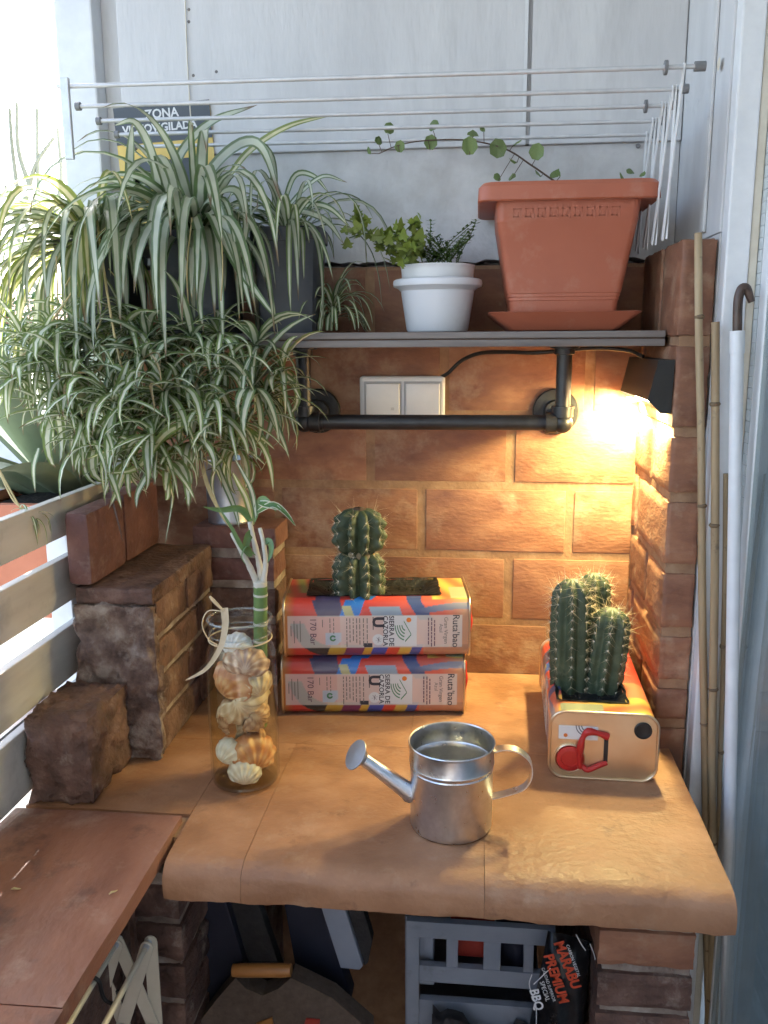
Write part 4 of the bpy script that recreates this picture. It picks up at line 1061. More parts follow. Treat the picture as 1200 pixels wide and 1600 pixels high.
SH = [  # px, py, depth, size, mesh, material, rotation, label
 (383, 1213, -.484, .046, 0, 2, (1.25, .2, .3), 'round white cockle shell at the very bottom of the jar'),
 (349, 1176, -.478, .043, 0, 2, (1.3, .1, -.5), 'small white ribbed shell low at the left of the jar'),
 (417, 1180, -.470, .062, 1, 0, (1.35, .35, .7), 'orange ribbed fan shell low at the right of the jar'),
 (345, 1120, -.470, .050, 1, 3, (1.2, -1.2, -.9), 'brown shell at the left of the jar above the small white one'),
 (384, 1110, -.480, .070, 1, 1, (.85, 2.6, .25), 'large cream ribbed shell lying across the middle of the jar'),
 (412, 1122, -.470, .050, 0, 3, (1.0, 2.2, .8), 'brown ribbed shell tucked right of the large cream shell'),
 (354, 1066, -.478, .064, 1, 0, (1.25, .3, -.6), 'big orange scallop shell at the left of the jar'),
 (405, 1070, -.472, .056, 0, 1, (1.2, -.5, .5), 'pale tan shell at the right of the jar beside the big orange one'),
 (385, 1032, -.468, .056, 1, 3, (.55, .2, .2), 'brown speckled shell near the water surface'),
 (372, 1008, -.455, .042, 0, 2, (.9, .3, -.2), 'greyish white shell topmost in the jar'),
 (395, 1150, -.440, .052, 1, 3, (.9, 1.0, 1.9), 'dark brown shell deep in the middle of the jar'),
 (365, 1140, -.425, .050, 1, 1, (.9, 2.0, 1.0), 'cream shell at the back of the jar'),
 (392, 1085, -.430, .050, 0, 0, (1.0, .4, 2.4), 'orange shell at the back of the jar behind the tan one'),
 (380, 1205, -.430, .050, 1, 3, (.4, .4, 2.9), 'brown shell at the back of the jar bottom'),
]
for (px, py, Y, s, mi, ma, rot, lab) in SH:
    s *= .88; p = aty(px, py, Y); v = Vector((p.x-J.x, p.y-J.y)); lim = max(.002, .0455-s*.52)
    if v.length > lim: v *= lim/v.length
    me = shm[mi].copy(); me.materials.append(SHELLM[ma])
    o = bpy.data.objects.new('seashell', me); COL.objects.link(o)
    o.location = (J.x+v.x, J.y+v.y, max(p.z, .012+s*.42)); o.rotation_euler = rot; o.scale = (s, s, s)
    tag(o, lab, 'seashell', 'seashells in the glass jar')
pp = aty(383, 1166, -.445)
m = MB().lathe([(.0001, -.02), (.012, -.017), (.019, -.008), (.021, .002), (.016, .013), (.006, .019), (.0001, .02)], pp, 14)
tag(m.build('pebble', M['dark_plastic'], smooth=60, loc=pp, jit=.0012), 'dark grey pebble in the middle of the shells', 'pebble')

# ---- strap leaf tool
def leaf_strip(m, pts, w, fold=.28, n=12, prof=None, twist=0.0, up=Vector((0, 0, 1))):
    P = spline(pts, n); vs = []; uv = []; fs = []; prev = None
    for i, p in enumerate(P):
        t = (P[min(i+1, n-1)]-P[max(i-1, 0)])
        t = t.normalized() if t.length > 1e-9 else Vector((0, 0, -1))
        s = t.cross(up)
        if prev is not None:
            s = prev-t*prev.dot(t)
        if s.length < 1e-4: s = t.orthogonal()
        s.normalize(); prev = s
        f = i/(n-1); nn = s.cross(t)
        if twist:
            q = twist*f; s2 = s*cos(q)+nn*sin(q); nn = nn*cos(q)-s*sin(q); s = s2
        ww = w*(prof(f) if prof else min(1, .55+f*2.2)*(1-f**2.6)**.8)
        ww = max(ww, .0004)
        vs += [p-s*ww/2, p-nn*ww*fold*.5, p+s*ww/2]; uv += [(0, f), (.5, f), (1, f)]
    for i in range(n-1):
        a = i*3; fs += [(a, a+1, a+4, a+3), (a+1, a+2, a+5, a+4)]
    m.add(vs, fs, uv)
    return m
def arc(p0, az, el, L, droop, n=9, rnd=random, ymax=-.03, curl=0, free=False):
    p = Vector(p0); out = [p.copy()]; st = L/(n-1); e = el; a = az
    for i in range(n-1):
        p = p+Vector((cos(a)*cos(e), sin(a)*cos(e), sin(e)))*st
        if p.y > ymax: p.y = ymax-.0
        out.append(p.copy()); e -= droop*(st/L)*(1+.8*i/(n-1))*(1 if free else max(.15, cos(e))); a += curl/(n-1)
    return out

# ---- dark pots with spider plants
def square_pot(name, label, x, y, z0, z1, h0, h1, mat):
    t = thing(name, label, 'pot', (x, y, z0))
    H = z1-z0
    MB().lathe([(h0*.5, 0), (h0, .0), (h0*1.01, .004), (h1*.97, H-.022), (h1*1.04, H-.021), (h1*1.05, H-.002), (h1*1.03, H), (h1*.95, H-.001), (h1*.93, H-.02), (h1*.92, H-.025)], (x, y, z0), 48, sq=7, cap0=True).build('wall', M[mat], t, smooth=35)
    MB().lathe([(h1*.935, H-.018), (h1*.5, H-.012), (.0001, H-.010)], (x, y, z0), 48, sq=7).build('soil', M['soil'], t, smooth=60, jit=.0015)
    return t
square_pot('plant_pot', 'big dark square pot of the large spider plant', -.748, -.140, .6445, .805, .058, .070, 'dark_plastic')
square_pot('plant_pot', 'dark square pot right of the large spider plant, beside the white pot', -.600, -.112, .6445, .812, .046, .0555, 'dark_plastic')
square_pot('plant_pot', 'dark square pot at the far left of the shelf under trailing leaves', -.915, -.135, .6445, .795, .052, .062, 'dark_plastic')

def spider(label, cx, cy, cz, nl, Lr, wr, seed, mats, azr=(0, 2*pi), extra=(), elr=(.40, 1.3), dr=(1.7, 4.0), grp='spider plants on the shelf', ymax=-.03):
    t = thing('spider_plant', label, 'spider plant', (cx, cy, cz), grp); rs = random.Random(seed)
    for i in range(nl):
        az = rs.uniform(*azr) if i % 2 else rs.gauss(-1.6, .75); el = rs.uniform(*elr); L = rs.uniform(*Lr)
        if -.75 < (az+pi) % (2*pi)-pi < .9 and nl > 60: L *= .62
        p0 = (cx+cos(az)*rs.uniform(0, .02), cy+sin(az)*rs.uniform(0, .012), cz-.015)
        pts = arc(p0, az, el, L, rs.uniform(*dr), curl=rs.uniform(-.5, .5), ymax=ymax)
        m = leaf_strip(MB(), pts, rs.uniform(*wr), n=14, fold=rs.uniform(.2, .5), twist=rs.uniform(-.7, .7))
        m.build('leaf', M[rs.choice(mats)], t, smooth=179)
    for (pl, w_, mt) in extra:
        m = leaf_strip(MB(), [aty(*q) for q in pl], w_*1.35, n=18, fold=.3, up=Vector((0, -1, .7))); m.build('leaf', M[mt], t, smooth=179)
    return t
EXA = [
 ([(268, 300, -.16), (282, 240, -.17), (330, 190, -.18), (402, 164, -.19)], .013, 'spider2'),
 ([(300, 320, -.20), (335, 258, -.21), (380, 222, -.22), (412, 235, -.23), (440, 318, -.24)], .016, 'spider2'),
 ([(350, 285, -.15), (390, 235, -.16), (450, 197, -.17), (526, 178, -.18)], .011, 'spider4'),
 ([(203, 330, -.2), (203, 250, -.22), (207, 192, -.24)], .014, 'spider2'),
 ([(250, 330, -.2), (240, 250, -.24), (212, 192, -.26), (178, 196, -.27)], .014, 'spider2'),
 ([(262, 300, -.22), (250, 245, -.25), (268, 275, -.27), (280, 340, -.28), (292, 410, -.285)], .015, 'spider2'),
 ([(330, 330, -.2), (345, 300, -.25), (372, 300, -.26), (385, 350, -.27), (370, 430, -.27)], .014, 'spider2'),
 ([(290, 330, -.2), (275, 320, -.25), (245, 350, -.27), (238, 420, -.275), (245, 500, -.275)], .014, 'spider2'),
 ([(320, 340, -.2), (330, 330, -.25), (355, 385, -.27), (392, 445, -.275), (440, 508, -.275)], .015, 'spider'),
 ([(300, 345, -.2), (305, 340, -.25), (318, 400, -.27), (312, 470, -.275), (318, 520, -.28)], .013, 'spider'),
 ([(280, 345, -.2), (282, 335, -.25), (290, 400, -.27), (282, 460, -.275), (285, 508, -.28)], .014, 'spider'),
 ([(305, 335, -.2), (330, 310, -.25), (350, 350, -.27), (375, 420, -.275), (395, 495, -.275)], .014, 'spider2'),
 ([(240, 330, -.2), (200, 320, -.25), (190, 380, -.27), (195, 440, -.275), (200, 500, -.275)], .015, 'spider2'),
 ([(250, 330, -.2), (215, 340, -.25), (212, 400, -.27), (222, 450, -.275), (228, 505, -.275)], .013, 'spider2'),
]
spider('large spider plant with long arching striped leaves at the left of the shelf', -.748, -.145, .80, 92, (.22, .40), (.013, .022), 3, ['spider', 'spider2', 'spider2'], extra=EXA)
spider('spider plant with pale leaves at the far left end of the shelf', -.915, -.15, .79, 92, (.22, .40), (.013, .022), 5, ['spider2', 'spider2', 'spider4'], azr=(1.4, 5.6), elr=(.1, .95))
EXB = [
 ([(440, 335, -.11), (470, 300, -.13), (505, 275, -.15), (542, 285, -.16)], .008, 'spider'),
 ([(445, 340, -.11), (480, 320, -.13), (515, 325, -.15), (550, 358, -.16)], .010, 'spider'),
 ([(440, 330, -.11), (460, 275, -.12), (490, 275, -.13), (515, 303, -.14)], .008, 'spider'),
 ([(440, 340, -.11), (470, 330, -.14), (510, 345, -.16), (538, 382, -.17)], .011, 'spider2'),
 ([(430, 330, -.1), (425, 250, -.11), (405, 228, -.12), (440, 300, -.14)], .010, 'spider2'),
]
spider('smaller spider plant with narrow leaves in the pot beside the white pot', -.600, -.115, .815, 42, (.12, .26), (.008, .013), 8, ['spider', 'spider3', 'spider2'], extra=EXB)
# small offshoot behind the pot, resting on the shelf
t = thing('spider_offshoot', 'small dark green spider plant offshoot between the dark pot and the white pot', 'spider plant', (-.53, -.09, .65)); rs = random.Random(9)
for i in range(46):
    az = rs.uniform(-2.2, 1.2); pts = arc((-.530, -.10, .665+rs.uniform(0, .03)), az, rs.uniform(.3, 1.35), rs.uniform(.06, .13), rs.uniform(2.0, 3.6), ymax=-.02)
    pts = [Vector((p.x, p.y, max(p.z, .648))) for p in pts]
    leaf_strip(MB(), pts, rs.uniform(.006, .010), n=10).build('leaf', M[rs.choice(['spider3', 'spider'])], t, smooth=179)

# ---- hanging plantlets
TU = [(140, 525, -.30, 1.1), (300, 528, -.27, .9), (225, 560, -.31, 1.0), (400, 540, -.27, 1.0), (350, 575, -.29, .9), (115, 590, -.33, 1.1), (60, 560, -.34, .9), (20, 590, -.36, .9),
      (255, 610, -.33, 1.1), (395, 605, -.30, 1.1), (180, 630, -.34, 1.1), (320, 640, -.31, 1.0), (415, 625, -.27, 1.0), (120, 650, -.34, .9), (240, 680, -.35, 1.15), (365, 660, -.30, 1.0), (300, 690, -.30, 1.0), (180, 560, -.28, 1.0), (270, 560, -.26, .9), (330, 610, -.26, 1.0), (440, 580, -.26, .7),
      (80, 520, -.30, 1.0), (200, 510, -.27, 1.0), (340, 520, -.25, .9), (90, 640, -.33, 1.0), (150, 690, -.34, 1.0), (210, 650, -.31, 1.1), (280, 640, -.29, 1.0), (370, 700, -.27, .9), (40, 530, -.30, .9), (330, 560, -.25, 1.0), (260, 720, -.33, .9), (200, 720, -.35, .9), (110, 560, -.29, 1.1), (290, 590, -.28, 1.0), (230, 530, -.28, 1.0), (180, 670, -.31, 1.0)]
rs = random.Random(21)
hg = thing('hanging_plantlets', 'cascade of small spider plant babies hanging below the shelf at the left', 'plantlets', (-.78, -.28, .62))
for i, (px, py, Y, s) in enumerate(TU):
    c = aty(px, py, Y); m = MB()
    nl = int(23*s)
    for k in range(nl):
        az = rs.uniform(0, 2*pi); el = rs.uniform(-.7, 1.3); L = rs.uniform(.065, .145)*s
        leaf_strip(m, arc(c, az, el, L, rs.uniform(.5, 2.4), n=7, ymax=-.02, curl=rs.uniform(-1.1, 1.1), free=True), rs.uniform(.009, .0165), n=9, fold=.4, twist=rs.uniform(-.6, .6))
    m.build('plantlet', M[rs.choice(['spider3', 'spider3', 'spider'])], hg, smooth=179)
# longer yellowing leaves hanging at the bottom
for (pl, w_, mt) in [
 ([(290, 660, -.34), (255, 680, -.36), (215, 730, -.37), (165, 740, -.38)], .015, 'spider4'), ([(285, 670, -.34), (240, 690, -.36), (180, 700, -.38), (130, 720, -.39)], .012, 'spider4'),
 ([(220, 690, -.35), (200, 720, -.36), (185, 760, -.365), (170, 795, -.37)], .013, 'spider4'), ([(215, 690, -.35), (195, 700, -.37), (160, 720, -.375), (165, 790, -.38)], .012, 'spider4'),
 ([(240, 690, -.35), (235, 730, -.36), (215, 770, -.365), (213, 795, -.37)], .010, 'spider'), ([(262, 700, -.34), (262, 740, -.35), (262, 775, -.355), (258, 782, -.36)], .010, 'spider4'),
 ([(275, 690, -.33), (272, 740, -.34), (268, 790, -.345), (258, 850, -.345)], .005, 'spider'), ([(330, 690, -.28), (340, 730, -.28), (365, 790, -.28), (375, 830, -.285)], .010, 'spider'),
 ([(310, 700, -.3), (325, 760, -.3), (350, 810, -.3), (370, 835, -.3)], .006, 'stolon'), ([(430, 590, -.26), (455, 600, -.27), (470, 625, -.28)], .009, 'spider3'), ([(420, 600, -.26), (445, 620, -.27), (462, 680, -.28)], .008, 'spider3'),
 ([(400, 610, -.28), (425, 650, -.29), (405, 715, -.30)], .010, 'spider3'), ([(190, 700, -.35), (170, 745, -.36), (188, 830, -.37), (192, 848, -.37)], .003, 'vine_stem'), ([(60, 700, -.4), (52, 730, -.41), (55, 770, -.41)], .008, 'spider')]:
    leaf_strip(MB(), [aty(*q) for q in pl], w_*1.15, n=14, fold=.35, up=Vector((0, -1, .7))).build('leaf', M[mt], hg, smooth=179)
for pl, r in [([(205, 305, -.22), (130, 430, -.30), (60, 530, -.34), (30, 560, -.36)], .0016), ([(240, 310, -.22), (150, 370, -.28), (100, 450, -.31)], .0013), ([(150, 330, -.2), (162, 420, -.3), (180, 530, -.32), (200, 612, -.34)], .0020),
              ([(88, 400, -.3), (90, 470, -.31), (88, 530, -.32)], .0013), ([(168, 475, -.30), (150, 520, -.31), (140, 555, -.31)], .0010), ([(345, 340, -.25), (348, 420, -.29), (345, 470, -.29)], .0012), ([(300, 340, -.25), (292, 430, -.29), (300, 530, -.27)], .0012), ([(0, 740, -.42), (20, 780, -.43), (36, 795, -.43)], .0014), ([(170, 420, -.3), (183, 440, -.3), (186, 480, -.3)], .0008)]:
    MB().tube(spline([aty(*q) for q in pl], 20), r, 7).build('stolon', M['stolon'], hg, smooth=60)
MATD = pm('dry_leaf', (.36, .27, .14), (.52, .41, .24), scale=40, rough=.7, transl=.2)
for k in range(16):
    px, py, Y, s_ = rs.choice(TU); c = aty(px, py, Y-.01)
    leaf_strip(MB(), arc(c, rs.uniform(3.2, 6.2), rs.uniform(-.6, .6), rs.uniform(.06, .11), rs.uniform(1.5, 3), n=7, ymax=-.02, curl=rs.uniform(-1.5, 1.5), free=True), rs.uniform(.004, .007), n=9, fold=.8, twist=rs.uniform(-2, 2)).build('dry_leaf', MATD, hg, smooth=179)
bb = thing('hanging_plantlet', 'single spider plant baby dangling over the top slat of the railing', 'plantlet', aty(45, 808, -.45), 'spider plant babies outside the cascade'); m = MB(); c = aty(45, 808, -.45)
for k in range(34): leaf_strip(m, arc(c, rs.uniform(0, 6.28), rs.uniform(-.9, 1.0), rs.uniform(.03, .065), rs.uniform(1.5, 3.5), n=7, ymax=0), rs.uniform(.003, .005), n=8, fold=.4)
m.build('foliage', M['spider3'], bb, smooth=179)
MB().tube(spline([aty(45, 808, -.45), aty(30, 790, -.44), aty(5, 745, -.43), aty(-30, 680, -.42)], 12), .0013, 6).build('stolon', M['stolon'], bb, smooth=60)

# ---- zinc pot on the pier
bk = thing('zinc_pot', 'plain zinc pot on the brick pier below the plantlets', 'pot', (-.738, -.056, .303))
MB().lathe([(.0001, .002), (.0395, .002), (.041, 0), (.0415, .003), (.0405, .005), (.044, .115), (.0455, .117), (.044, .119), (.042, .115), (.0385, .006)], (-.738, -.056, .3035), 40).build('body', M['zinc_dull'], bk, smooth=35)
MB().lathe([(.0001, .107), (.0425, .105)], (-.738, -.056, .3035), 30).build('soil', M['soil'], bk)

# ---- white pot and its plants
wpot = thing('white_pot', 'milky white round pot standing inside a clear outer pot', 'pot', (-.353, -.118, .6445))
W0 = Vector((-.353, -.118, .6440))
MB().lathe([(.0001, .001), (.049, .001), (.051, .004), (.0605, .066), (.0665, .071), (.0725, .0735), (.0735, .078), (.0725, .083), (.070, .0845), (.0625, .086)], W0, 48).build('outer_pot', M['milk_plastic'], wpot, smooth=35)
MB().lathe([(.058, .072), (.0595, .097), (.0605, .104), (.0615, .1055), (.0605, .107), (.0585, .105), (.057, .092)], W0, 48).build('inner_pot', M['white_plastic'], wpot, smooth=40)
MB().lathe([(.0585, .096), (.0001, .101)], W0, 30).build('soil', M['soil'], wpot, jit=.001)
def ivy_mesh(seed):
    rs = random.Random(seed); m = MB(); pts = []
    lob = [(0, -.1), (.25, -.28), (.52, -.12), (.38, .1), (.62, .3), (.3, .36), (.22, .62), (0, .95), (-.22, .62), (-.3, .36), (-.62, .3), (-.38, .1), (-.52, -.12), (-.25, -.28)]
    vs = [(0, .15, .06)]+[(x*1.1+rs.uniform(-.04, .04), y+rs.uniform(-.04, .04), -.10*(x*x+y*y)+rs.uniform(-.03, .03)) for x, y in lob]
    n = len(lob); return m.add(vs, [(0, i+1, (i+1) % n+1) for i in range(n)]).mesh('leaf', smooth=179)
IV = [ivy_mesh(i) for i in range(4)]
for me in IV: me.materials.append(M['ivy'])
iv = thing('ivy_plant', 'yellow green lobed leaves spilling left from the white pot', 'ivy', (-.38, -.12, .755)); rs = random.Random(31)
stems = [[(650, 412, -.12), (610, 385, -.14), (575, 365, -.15), (545, 372, -.16)], [(645, 412, -.12), (600, 390, -.13), (570, 355, -.14), (555, 345, -.14)], [(655, 412, -.13), (632, 385, -.15), (615, 362, -.15)], [(650, 410, -.14), (640, 395, -.17), (632, 405, -.185)], [(660, 410, -.12), (650, 375, -.13), (645, 360, -.13)]]
IVP = []
for stp in stems:
    P = spline([aty(*q) for q in stp], 12); MB().tube(P, .0010, 6).build('stem', M['sprig'], iv, smooth=60); IVP += P[2:]
off = OFF[iv.name]
for k in range(130):
    b = rs.choice(IVP); p = b+Vector((rs.gauss(0, .006), rs.gauss(0, .010), rs.gauss(.004, .007)))
    o = bpy.data.objects.new('leaf', rs.choice(IV)); COL.objects.link(o); o.parent = iv; s = rs.uniform(.010, .019)
    o.location = p-off; o.scale = (s, s, s); o.rotation_euler = (rs.uniform(.2, 1.7), rs.uniform(-.6, .6), rs.uniform(0, 6.28))
for (px, py, s) in ((543, 385, .016), (560, 358, .018), (640, 408, .022), (630, 372, .018), (608, 380, .016), (655, 372, .018)):
    o = bpy.data.objects.new('leaf', rs.choice(IV)); COL.objects.link(o); o.parent = iv
    o.location = aty(px, py, -.165)-off; o.scale = (s, s, s); o.rotation_euler = (1.3, rs.uniform(-.5, .5), rs.uniform(2.2, 4.0))
sg2 = thing('fine_leaved_herb', 'bushy dark green herb with tiny leaves at the right of the white pot', 'herb', (-.33, -.12, .755)); rs = random.Random(32)
for (x, y) in [(rs.uniform(655, 742), 0) for _ in range(38)]:
    top = aty(x, rs.uniform(362, 400) if x < 725 else rs.uniform(345, 380), -.12+rs.uniform(-.03, .03)); base = W0+Vector((rs.uniform(-.025, .035), rs.uniform(-.02, .02), .104))
    P = spline([base, base.lerp(top, .5)+Vector((rs.uniform(-.004, .004), 0, .004)), top], 12); m = MB(); m.tube(P, .0006, 5)
    for p in P[3:]:
        for q in range(4):
            a = rs.uniform(0, 6.28); d = Vector((cos(a), sin(a)*.9, rs.uniform(-.1, .7))).normalized(); l = rs.uniform(.004, .008); s = d.cross(Vector((0, 0, 1))).normalized()*l*.33
            m.add([p, p+d*l*.5+s, p+d*l, p+d*l*.5-s], [(0, 1, 2, 3)])
    m.build('sprig', M['sprig'], sg2)
for pl in ([(668, 400, -.11), (672, 372, -.11), (673, 346, -.11)], [(722, 392, -.12), (735, 368, -.12), (744, 345, -.12)]):
    P = spline([aty(*q) for q in pl], 10); m = MB(); m.tube(P, .0007, 5)
    for p in P[2:]:
        for q in range(4):
            a = q*1.57+rs.uniform(-.4, .4); d = Vector((cos(a), sin(a), .3)).normalized(); l = rs.uniform(.006, .011); s = d.cross(Vector((0, 0, 1))).normalized()*l*.28
            m.add([p, p+d*l*.5+s, p+d*l, p+d*l*.5-s], [(0, 1, 2, 3)])
    m.build('sprig', M['sprig'], sg2)

# ---- terracotta plastic planter with saucer and vine
op = thing('square_planter', 'large terracotta coloured plastic planter with a wide rim on a saucer', 'planter', (-.153, -.118, .6445))
def rect_ring(cx, cy, hx, hy, r=.012, n=4):
    out = []
    for (sx, sy, a0) in ((1, 1, 0), (-1, 1, pi/2), (-1, -1, pi), (1, -1, 1.5*pi)):
        for i in range(n+1):
            a = a0+i/n*pi/2; out.append((cx+sx*(hx-r)+r*cos(a), cy+sy*(hy-r)+r*sin(a)))
    return out
def ring_loft(levels, cx, cy, cap0=True, cap1=False):
    m = MB(); vs = []; fs = []; n = None
    for (hx, hy, z, r) in levels:
        R_ = rect_ring(cx, cy, hx, hy, r); n = len(R_); vs += [(x, y, z) for x, y in R_]
    for i in range(len(levels)-1):
        for k in range(n): fs.append((i*n+k, i*n+(k+1) % n, (i+1)*n+(k+1) % n, (i+1)*n+k))
    if cap0: fs.append(tuple(range(n-1, -1, -1)))
    if cap1: fs.append(tuple(range((len(levels)-1)*n, len(levels)*n)))
    return m.add(vs, fs)
OX, OY = -.1535, -.117
ring_loft([(.080, .072, .6445, .01), (.084, .076, .6455, .01), (.1140, .098, .6705, .012), (.1165, .100, .6725, .012), (.1140, .098, .6735, .012), (.085, .076, .655, .01)], OX, OY).build('saucer', M['orange_plastic'], op, smooth=30)
bd = ring_loft([(.0800, .070, .657, .012), (.0835, .073, .6900, .012), (.0845, .074, .6910, .012), (.0850, .074, .6955, .012), (.0858, .075, .6965, .012), (.0862, .075, .7010, .012), (.0872, .076, .7020, .012), (.1050, .090, .806, .012), (.1056, .0905, .807, .012), (.1075, .092, .838, .012)], OX, OY)
bd.build('body', M['orange_plastic'], op, smooth=25)
ring_loft([(.1075, .0905, .836, .012), (.1320, .1045, .8345, .016), (.1350, .1065, .8365, .018), (.1340, .1060, .856, .02), (.1280, .1010, .8625, .02), (.1180, .093, .863, .016), (.1130, .089, .858, .014), (.1100, .086, .84, .012)], OX, OY, cap0=False).build('rim', M['orange_plastic'], op, smooth=30)
ring_loft([(.1095, .0860, .842, .012), (.05, .04, .848, .01)], OX, OY, cap0=False, cap1=True).build('soil', M['soil'], op, jit=.002)
m = MB()
yf = OY-.0912
for i in range(9):
    x = OX-.082+i*.0182; zt = .826
    for (dx0, dx1, z0, z1) in ((0, .013, zt-.0025, zt), (0, .0025, zt-.014, zt), (0, .009, zt-.014, zt-.0115), (.0068, .0092, zt-.014, zt-.006), (.0105, .013, zt-.016, zt)):
        m.box(x+dx0, x+dx1, yf-.0002, yf+.002, z0, z1)
m.build('key_pattern', M['orange_plastic'], op)
vn = thing('vine', 'long trailing vine with small round leaves arching left from the planter', 'vine', (-.18, -.12, .85)); off = OFF[vn.name]; rs = random.Random(41)
VP = spline([aty(882, 293, -.12), aty(862, 280, -.12), aty(830, 258, -.12), aty(790, 233, -.125), aty(730, 219, -.13), (aty(660, 220, -.135)), aty(620, 228, -.14), aty(592, 240, -.14)], 40)
MB().tube(VP, [.0017-.0009*i/39 for i in range(40)], 7).build('stem', M['vine_stem'], vn, smooth=60)
def round_leaf(seed):
    rs = random.Random(seed); n = 14; vs = [(0, .4, .05)]
    for i in range(n):
        a = 2*pi*i/n-pi/2; r = .5*(1+.10*(i % 2)*1.0)*(1-.12*abs(sin(a))); vs.append((r*cos(a)*.85, .45+r*sin(a), rs.uniform(-.05, .05)-.12*cos(a)**2))
    return MB().add(vs, [(0, i+1, (i+1) % n+1) for i in range(n)]).mesh('leaf', smooth=179)
RL = [round_leaf(i) for i in range(3)]
for me in RL: me.materials.append(M['vine_leaf'])
for (px, py, s, rx, rz) in ((580, 240, .014, 1.2, 2.0), (592, 226, .016, 1.3, .6), (606, 209, .021, 1.4, .3), (624, 238, .020, 1.3, 3.0), (677, 204, .022, 1.2, -.5), (672, 234, .025, 1.4, 3.1), (740, 213, .022, .7, .2), (734, 242, .030, 1.45, 3.3), (782, 246, .032, 1.3, 3.0), (802, 227, .018, .6, -1.2), (808, 254, .016, .5, 1.4), (836, 250, .028, 1.3, 2.9), (756, 206, .012, 1.2, .6),
        (845, 276, .016, .9, 1.2), (862, 278, .018, 1.0, -.6), (875, 276, .014, 1.2, 2.0), (778, 283, .016, 1.2, .5), (798, 281, .016, .9, -.6), (988, 272, .016, .8, .4), (975, 280, .014, 1.0, 1.6), (1000, 276, .012, .9, -1)):
    o = bpy.data.objects.new('leaf', rs.choice(RL)); COL.objects.link(o); o.parent = vn
    o.location = aty(px, py, -.13+rs.uniform(-.008, .008))-off-Vector((0, 0, 0)); s *= .98; o.rotation_euler = (rx, rs.uniform(-.4, .4), rz); o.scale = (s, s, s)
    c = o.location+off
    near = min(VP, key=lambda q: (q-c).length)
    if (near-c).length < .05: MB().tube([near, near.lerp(c, .6)+Vector((0, -.001, 0)), c], .0006, 5).build('petiole', M['vine_stem'], vn)

# ---- lucky bamboo in the jar
lb = thing('lucky_bamboo', 'lucky bamboo stalk with pale shoots standing in the shell jar', 'bamboo plant', (-.590, -.445, .10)); off = OFF[lb.name]
b0 = Vector((-.593, -.437, .08)); b1 = aty(407, 915, -.45)
MB().tube([b0.lerp(b1, i/10) for i in range(11)], .0098, 18).build('stalk', M['bamboo'], lb, smooth=60)
for f in (.25, .45, .62, .74, .85, .94):
    q = b0.lerp(b1, f); d = (b1-b0).normalized(); MB().tube([q-d*.0016, q+d*.0016], .0103, 18).build('ring', M['bamboo_pale'], lb, smooth=40)
MB().lathe([(.0098, -.004), (.0095, .002), (.004, .005), (.0001, .005)], b1+Vector((0, 0, .003)), 16).build('cut_top', M['bamboo_pale'], lb, smooth=40, jit=.0006)
for pl, r in (([(402, 912, -.45), (390, 885, -.455), (378, 862, -.46), (362, 832, -.46)], .0040), ([(408, 908, -.445), (405, 880, -.44), (398, 850, -.44), (390, 815, -.44)], .0040), ([(412, 908, -.45), (415, 880, -.45), (412, 850, -.45), (406, 825, -.445)], .0034)):
    P = spline([aty(*q) for q in pl], 14); MB().tube(P, [r*(1.15-.4*i/13)*(1.15 if i % 4 == 0 else 1) for i in range(14)], 9).build('shoot', M['bamboo_pale'], lb, smooth=60)
for (pl, w_, mt) in [([(388, 868, -.46), (375, 850, -.465), (362, 825, -.47), (340, 790, -.47)], .007, 'bamboo'), ([(392, 815, -.44), (375, 795, -.45), (345, 797, -.46), (318, 792, -.47)], .011, 'bamboo'), ([(392, 870, -.46), (385, 855, -.465), (378, 870, -.47), (386, 885, -.475)], .010, 'bamboo'),
        ([(395, 820, -.44), (385, 780, -.44), (372, 755, -.44), (362, 735, -.44)], .010, 'spider4'), ([(396, 815, -.44), (405, 785, -.44), (415, 780, -.44), (432, 800, -.45)], .011, 'bamboo'), ([(402, 800, -.44), (425, 788, -.45), (445, 800, -.455), (462, 822, -.46)], .010, 'bamboo_leaf'),
        ([(405, 785, -.44), (425, 790, -.45), (440, 797, -.455)], .012, 'bamboo_leaf'), ([(398, 838, -.44), (390, 835, -.445), (385, 855, -.45), (400, 868, -.455)], .013, 'bamboo'), ([(410, 850, -.45), (420, 845, -.45), (424, 860, -.455), (418, 880, -.46)], .010, 'bamboo'), ([(400, 810, -.44), (394, 770, -.44), (380, 740, -.44), (366, 715, -.44)], .008, 'spider')]:
    leaf_strip(MB(), [aty(*q) for q in pl], w_*.95, n=12, fold=.35, up=Vector((0, -1, .6))).build('leaf', M[mt], lb, smooth=179)
# raffia bow at the jar neck
rf = thing('raffia_tie', 'straw coloured raffia bow tied round the neck of the jar', 'ribbon', (-.645, -.50, .22))
leaf_strip(MB(), [aty(350, 950, -.502), aty(352, 975, -.505), aty(345, 1010, -.508), aty(322, 1045, -.512), aty(290, 1063, -.515)], .011, n=16, prof=lambda f: (1-f)**.6*.9+.1, up=Vector((0, -1, .2))).build('tail', M['raffia'], rf, smooth=179)
MB().tube(spline([aty(350, 955, -.503), aty(335, 938, -.505), aty(328, 932, -.507), aty(333, 940, -.507), aty(347, 953, -.504)], 20), .0013, 6).build('loop', M['raffia'], rf, smooth=60)
MB().tube(spline([aty(348, 955, -.503), aty(325, 955, -.506), aty(316, 975, -.507), aty(325, 998, -.507), aty(340, 1008, -.504)], 20), .0009, 6).build('loop', M['raffia'], rf, smooth=60)
MB().tube([J+Vector((.0445*cos(a), .0445*sin(a), .2185)) for a in [i*2*pi/40 for i in range(40)]], .0011, 6, closed=True).build('band', M['raffia'], rf, smooth=60)

